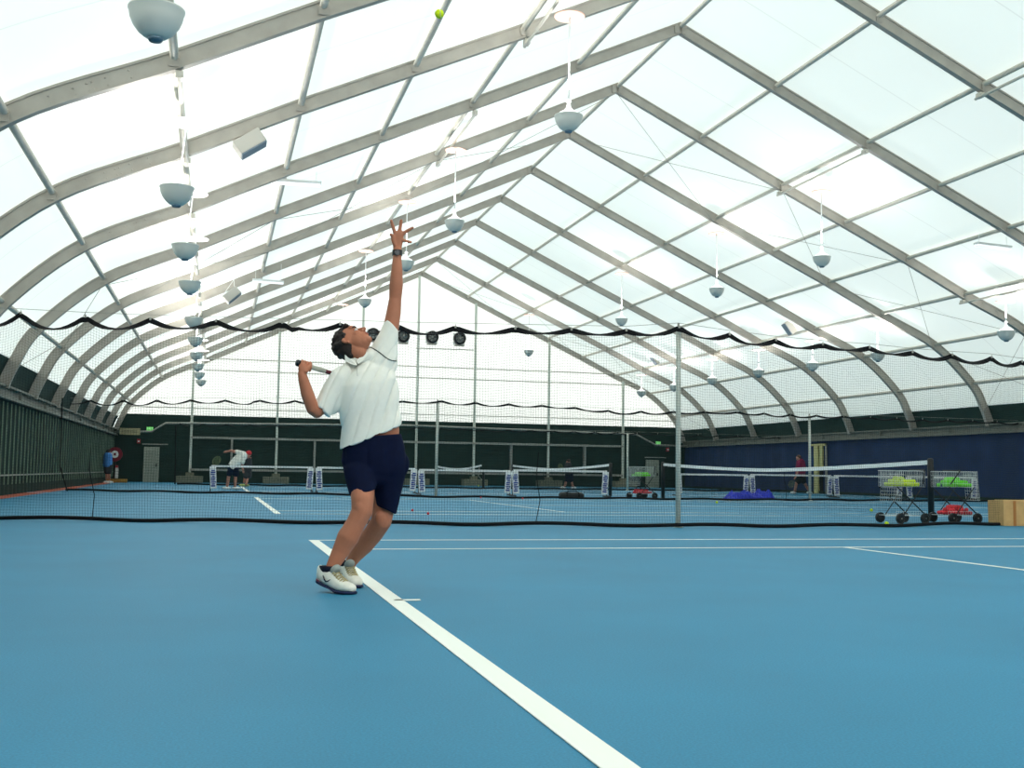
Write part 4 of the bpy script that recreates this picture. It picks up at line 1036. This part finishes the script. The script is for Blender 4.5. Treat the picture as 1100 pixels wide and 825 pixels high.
part('throat', bm, M_rk, r, True, True)
cc = K(.515); bm = bmesh.new()
ov = [cc+HD*(-.17*math.cos(2*PI*i/40))+perp*(.125*math.sin(2*PI*i/40)) for i in range(41)]
tube(bm, ov, .0095, 8); part('hoop', bm, M_rk, r, True, True)
bm = bmesh.new()
for i in range(-8, 9):
    q = i/9; tube(bm, [cc+perp*(q*.12)-HD*(.165*math.sqrt(1-q*q)), cc+perp*(q*.12)+HD*(.165*math.sqrt(1-q*q))], .0008, 4)
    tube(bm, [cc+HD*(q*.16)-perp*(.12*math.sqrt(1-q*q)), cc+HD*(q*.16)+perp*(.12*math.sqrt(1-q*q))], .0008, 4)
part('strings', bm, M_white, r, False, True)

# ---------------------------------------------------------------- people far behind
def far_person(label, Y, head, crown, torso, limbs_skin, cloth, shoes, hairm, topm, botm, hips, shoe_m=M_white, face=1):
    """head (px,py), torso list [(px,py,r)], limbs = lists of (px,py,dy,r); cloth = (name, mat, list of limb lists)"""
    Q = lambda x, y, dy=0: at(x, y, Y=Y+dy)
    base = Q(*hips); base.z = 0
    r = thing('person', label, 'person', base)
    bm = bmesh.new()
    ball(bm, Q(*head), (.095, .085, .12), 14); limb(bm, [Q(*head), Q(torso[0][0], torso[0][1])], [.055, .06], 10)
    ball(bm, Q(*head)+V(face*.09, -.02, -.01), .022, 8)
    limb(bm, [Q(x, y) for x, y, _ in torso], [q*.8 for _, _, q in torso], 12)
    for lb in limbs_skin: limb(bm, [Q(x, y, d) for x, y, d, _ in lb], [q for *_, q in lb], 10)
    part('body', remesh(bm, .013, 2), M_skin2, r, True, True)
    for nm, m, lst in cloth:
        bm = bmesh.new()
        for lb in lst: limb(bm, [Q(x, y, d) for x, y, d, _ in lb], [q for *_, q in lb], 12)
        part(nm, remesh(bm, .016, 2), m, r, True, True)
    bm = bmesh.new(); ball(bm, Q(*crown), (.105, .10, .095), 12); part('hair' if hairm is M_hair else 'cap', bm, hairm, r, True, True)
    for x, y, d, s in shoes:
        bm = bmesh.new(); p = Q(x, y, d); ball(bm, V(p.x+s*.06, p.y, .056 if p.z < .25 else p.z), (.15, .06, .055), 12); part('shoe', bm, shoe_m, r, True, True)
    return r
def small_racket(label, a, b, c, Y, m):
    """grip a, neck b, head centre c in pixels"""
    A, B, C_ = at(*a, Y=Y), at(*b, Y=Y), at(*c, Y=Y); r = thing('tennis_racket', label, 'racket', A)
    part('grip', tubes([[A, B]], .018, 6), M_blackm, r, False, True)
    d = (C_-B).normalized(); pp = V(d.z, .25, -d.x).normalized(); cc = C_
    part('hoop', tubes([[cc+d*(.17*math.cos(2*PI*i/20))+pp*(.125*math.sin(2*PI*i/20)) for i in range(21)]], .014, 6), m, r, False, True)
    part('strings', tubes([[cc-d*.16*math.sqrt(1-q*q)+pp*.12*q, cc+d*.16*math.sqrt(1-q*q)+pp*.12*q] for q in (-.75, -.5, -.25, 0, .25, .5, .75)]+[[cc+d*.16*q-pp*.12*math.sqrt(1-q*q), cc+d*.16*q+pp*.12*math.sqrt(1-q*q)] for q in (-.75, -.5, -.25, 0, .25, .5, .75)], .0035, 4), mat('olive string', (120, 130, 84), .7), r, False, True)
far_person('person in white shirt and red and white cap bending forward, one arm swung back', 40.2, (266.2, 488.8), (267.2, 486.8), [(262.5, 489, .12), (256, 494, .17), (250, 501.5, .15)],
    [[(253, 485.5, -.05, .06), (248, 484.3, -.05, .045), (241, 485.6, -.05, .033)], [(261.5, 492, -.1, .06), (260.2, 500, -.12, .045), (261.5, 507.5, -.15, .032)],
     [(248, 505, 0, .09), (245.6, 512, 0, .065), (244.8, 517, 0, .06), (244, 523, 0, .045)], [(253.5, 505, 0, .09), (253.0, 512, 0, .065), (252.6, 517, 0, .06), (252.4, 523, 0, .045)]],
    [('shirt', M_shirt, [[(262.5, 489.5, 0, .13), (256, 494, 0, .19), (250.5, 500.5, 0, .18)], [(262, 487.5, -.05, .09), (254, 485.3, -.05, .075)], [(261.5, 490, -.1, .09), (260.8, 497, -.12, .07)]]),
     ('shorts', M_navy, [[(248.5, 501.5, 0, .15), (252.5, 502.5, 0, .15)], [(249, 503, 0, .12), (246.6, 509, 0, .11)], [(253, 503, 0, .12), (253.6, 509.5, 0, .11)]])],
    [(244, 524.3, 0, -.3), (252.8, 524.5, 0, .5)], mat('red cap', (196, 34, 44), .7), M_shirt, M_navy, (250, 505))
small_racket('olive-strung racket swung back by the bending player', (240.2, 486), (236.5, 489.5), (232.6, 495), 40.15, mat('olive frame', (88, 96, 60), .6))
far_person('person in dark clothes standing just behind the bending player', 47.5, (267.3, 491.5), (267.3, 490), [(266.5, 495, .13), (266, 501, .15), (266, 506, .14)],
    [[(268.5, 496, 0, .05), (270.3, 500, 0, .04), (268.5, 504, -.1, .03)], [(264.5, 509, 0, .08), (263, 514.5, 0, .06), (261.8, 518, 0, .045)], [(267, 509, 0, .08), (265.5, 515, 0, .06), (264.2, 520.5, -.2, .045)]],
    [('shirt', mat('charcoal cloth', (40, 40, 46), .8), [[(266.5, 495, 0, .16), (266, 506, 0, .17)], [(268, 496, 0, .08), (270, 499.5, 0, .06)]]), ('shorts', mat('dark grey shorts', (52, 52, 56), .8), [[(266, 505, 0, .17), (264.5, 511, 0, .14)], [(266.5, 506, 0, .15), (267.5, 511, 0, .12)]])],
    [(261.3, 517.5, .3, -.5), (263.8, 520.3, 0, .2)], M_hair, None, None, (266, 508), mat('yellow white shoe', (190, 200, 120), .6))
far_person('man in a light blue shirt and dark shorts standing in the far left corner', 52.5, (116.7, 486), (116.4, 484.8), [(116, 490, .14), (115.6, 495, .16), (115.8, 500, .15)],
    [[(117.6, 491, 0, .06), (119.3, 495, 0, .045), (117.8, 498.5, -.1, .035)], [(115.2, 503, 0, .08), (114.6, 509, 0, .06), (114.3, 515, 0, .045)], [(116.8, 503, 0, .08), (117.2, 509, 0, .06), (117.4, 515, 0, .045)]],
    [('shirt', mat('light blue shirt', (64, 128, 196), .8), [[(116, 490, 0, .19), (115.6, 499, 0, .20)], [(117.4, 490.5, 0, .09), (118.8, 494, 0, .07)]]), ('shorts', mat('charcoal cloth', 0), [[(115.3, 500, 0, .17), (115, 506.5, 0, .13)], [(116.6, 500, 0, .17), (117, 506.5, 0, .13)]])],
    [(114.2, 516, 0, .2), (117.6, 516, 0, .3)], M_hair, None, None, (115.8, 500))
far_person('person in dark shirt and shorts walking left along the far green wall', 50.5, (610.5, 496.2), (610.8, 495.0), [(610.4, 500, .13), (610.6, 505, .15), (611.2, 510, .14)],
    [[(610, 501, -.1, .05), (607.5, 505, -.1, .04), (604.6, 507, -.12, .03)], [(610.5, 512, 0, .09), (608, 518, 0, .065), (606, 524, 0, .045)], [(612, 512, 0, .09), (614, 518, 0, .065), (616, 523.5, 0, .045)]],
    [('shirt', mat('charcoal cloth', 0), [[(610.4, 500, 0, .18), (610.9, 508, 0, .19)], [(610, 501, -.1, .09), (608.2, 504.2, -.1, .07)]]), ('shorts', M_navy, [[(610.8, 509, 0, .17), (609.4, 515.5, 0, .13)], [(612, 509, 0, .17), (613.2, 515.5, 0, .13)]])],
    [(605.6, 524.4, 0, -.5), (616.4, 524.4, 0, -.2)], M_hair, None, None, (611, 510), M_white, -1)
small_racket('small racket carried by the dark-shirted walker', (604.6, 506.6), (603.6, 505), (602.4, 502), 50.3, mat('olive frame', 0))
far_person('man in maroon shirt and black shorts striding left by the navy curtain', 42.3, (857.4, 492.2), (858.0, 490.9), [(859.8, 497, .15), (860.2, 503, .18), (859.4, 510, .16)],
    [[(858.6, 498.5, -.15, .06), (857.2, 505, -.16, .045), (855.2, 511.5, -.2, .033), (853.4, 514.5, -.2, .035)], [(857.8, 513, 0, .10), (855.2, 520.5, 0, .065), (854.2, 526, 0, .06), (853.6, 530.5, 0, .04)], [(860.6, 513, 0, .10), (864.6, 519.5, .1, .07), (867, 524, .1, .055), (869.2, 527.6, .1, .04)]],
    [('shirt', mat('maroon shirt', (118, 16, 62), .8), [[(860, 497.5, 0, .19), (860.4, 503, 0, .23), (859.6, 509.5, 0, .21)], [(859, 498, -.12, .10), (857.8, 502.5, -.15, .08)]]), ('shorts', mat('black shorts', (12, 12, 18), .8), [[(859, 510.5, 0, .19), (857.4, 517, 0, .14)], [(860.2, 510.5, 0, .19), (862.8, 516.5, .05, .14)]])],
    [(852.8, 531.2, 0, -.6), (869.6, 528.2, .1, -.1)], mat('grey brown hair', (86, 62, 52), .8), None, None, (859, 510), M_white, -1)
small_racket('dark racket hanging from the striding man hand', (853.4, 514.4), (852.2, 516.2), (850.2, 520), 42.1, mat('grey frame', (70, 76, 78), .5))
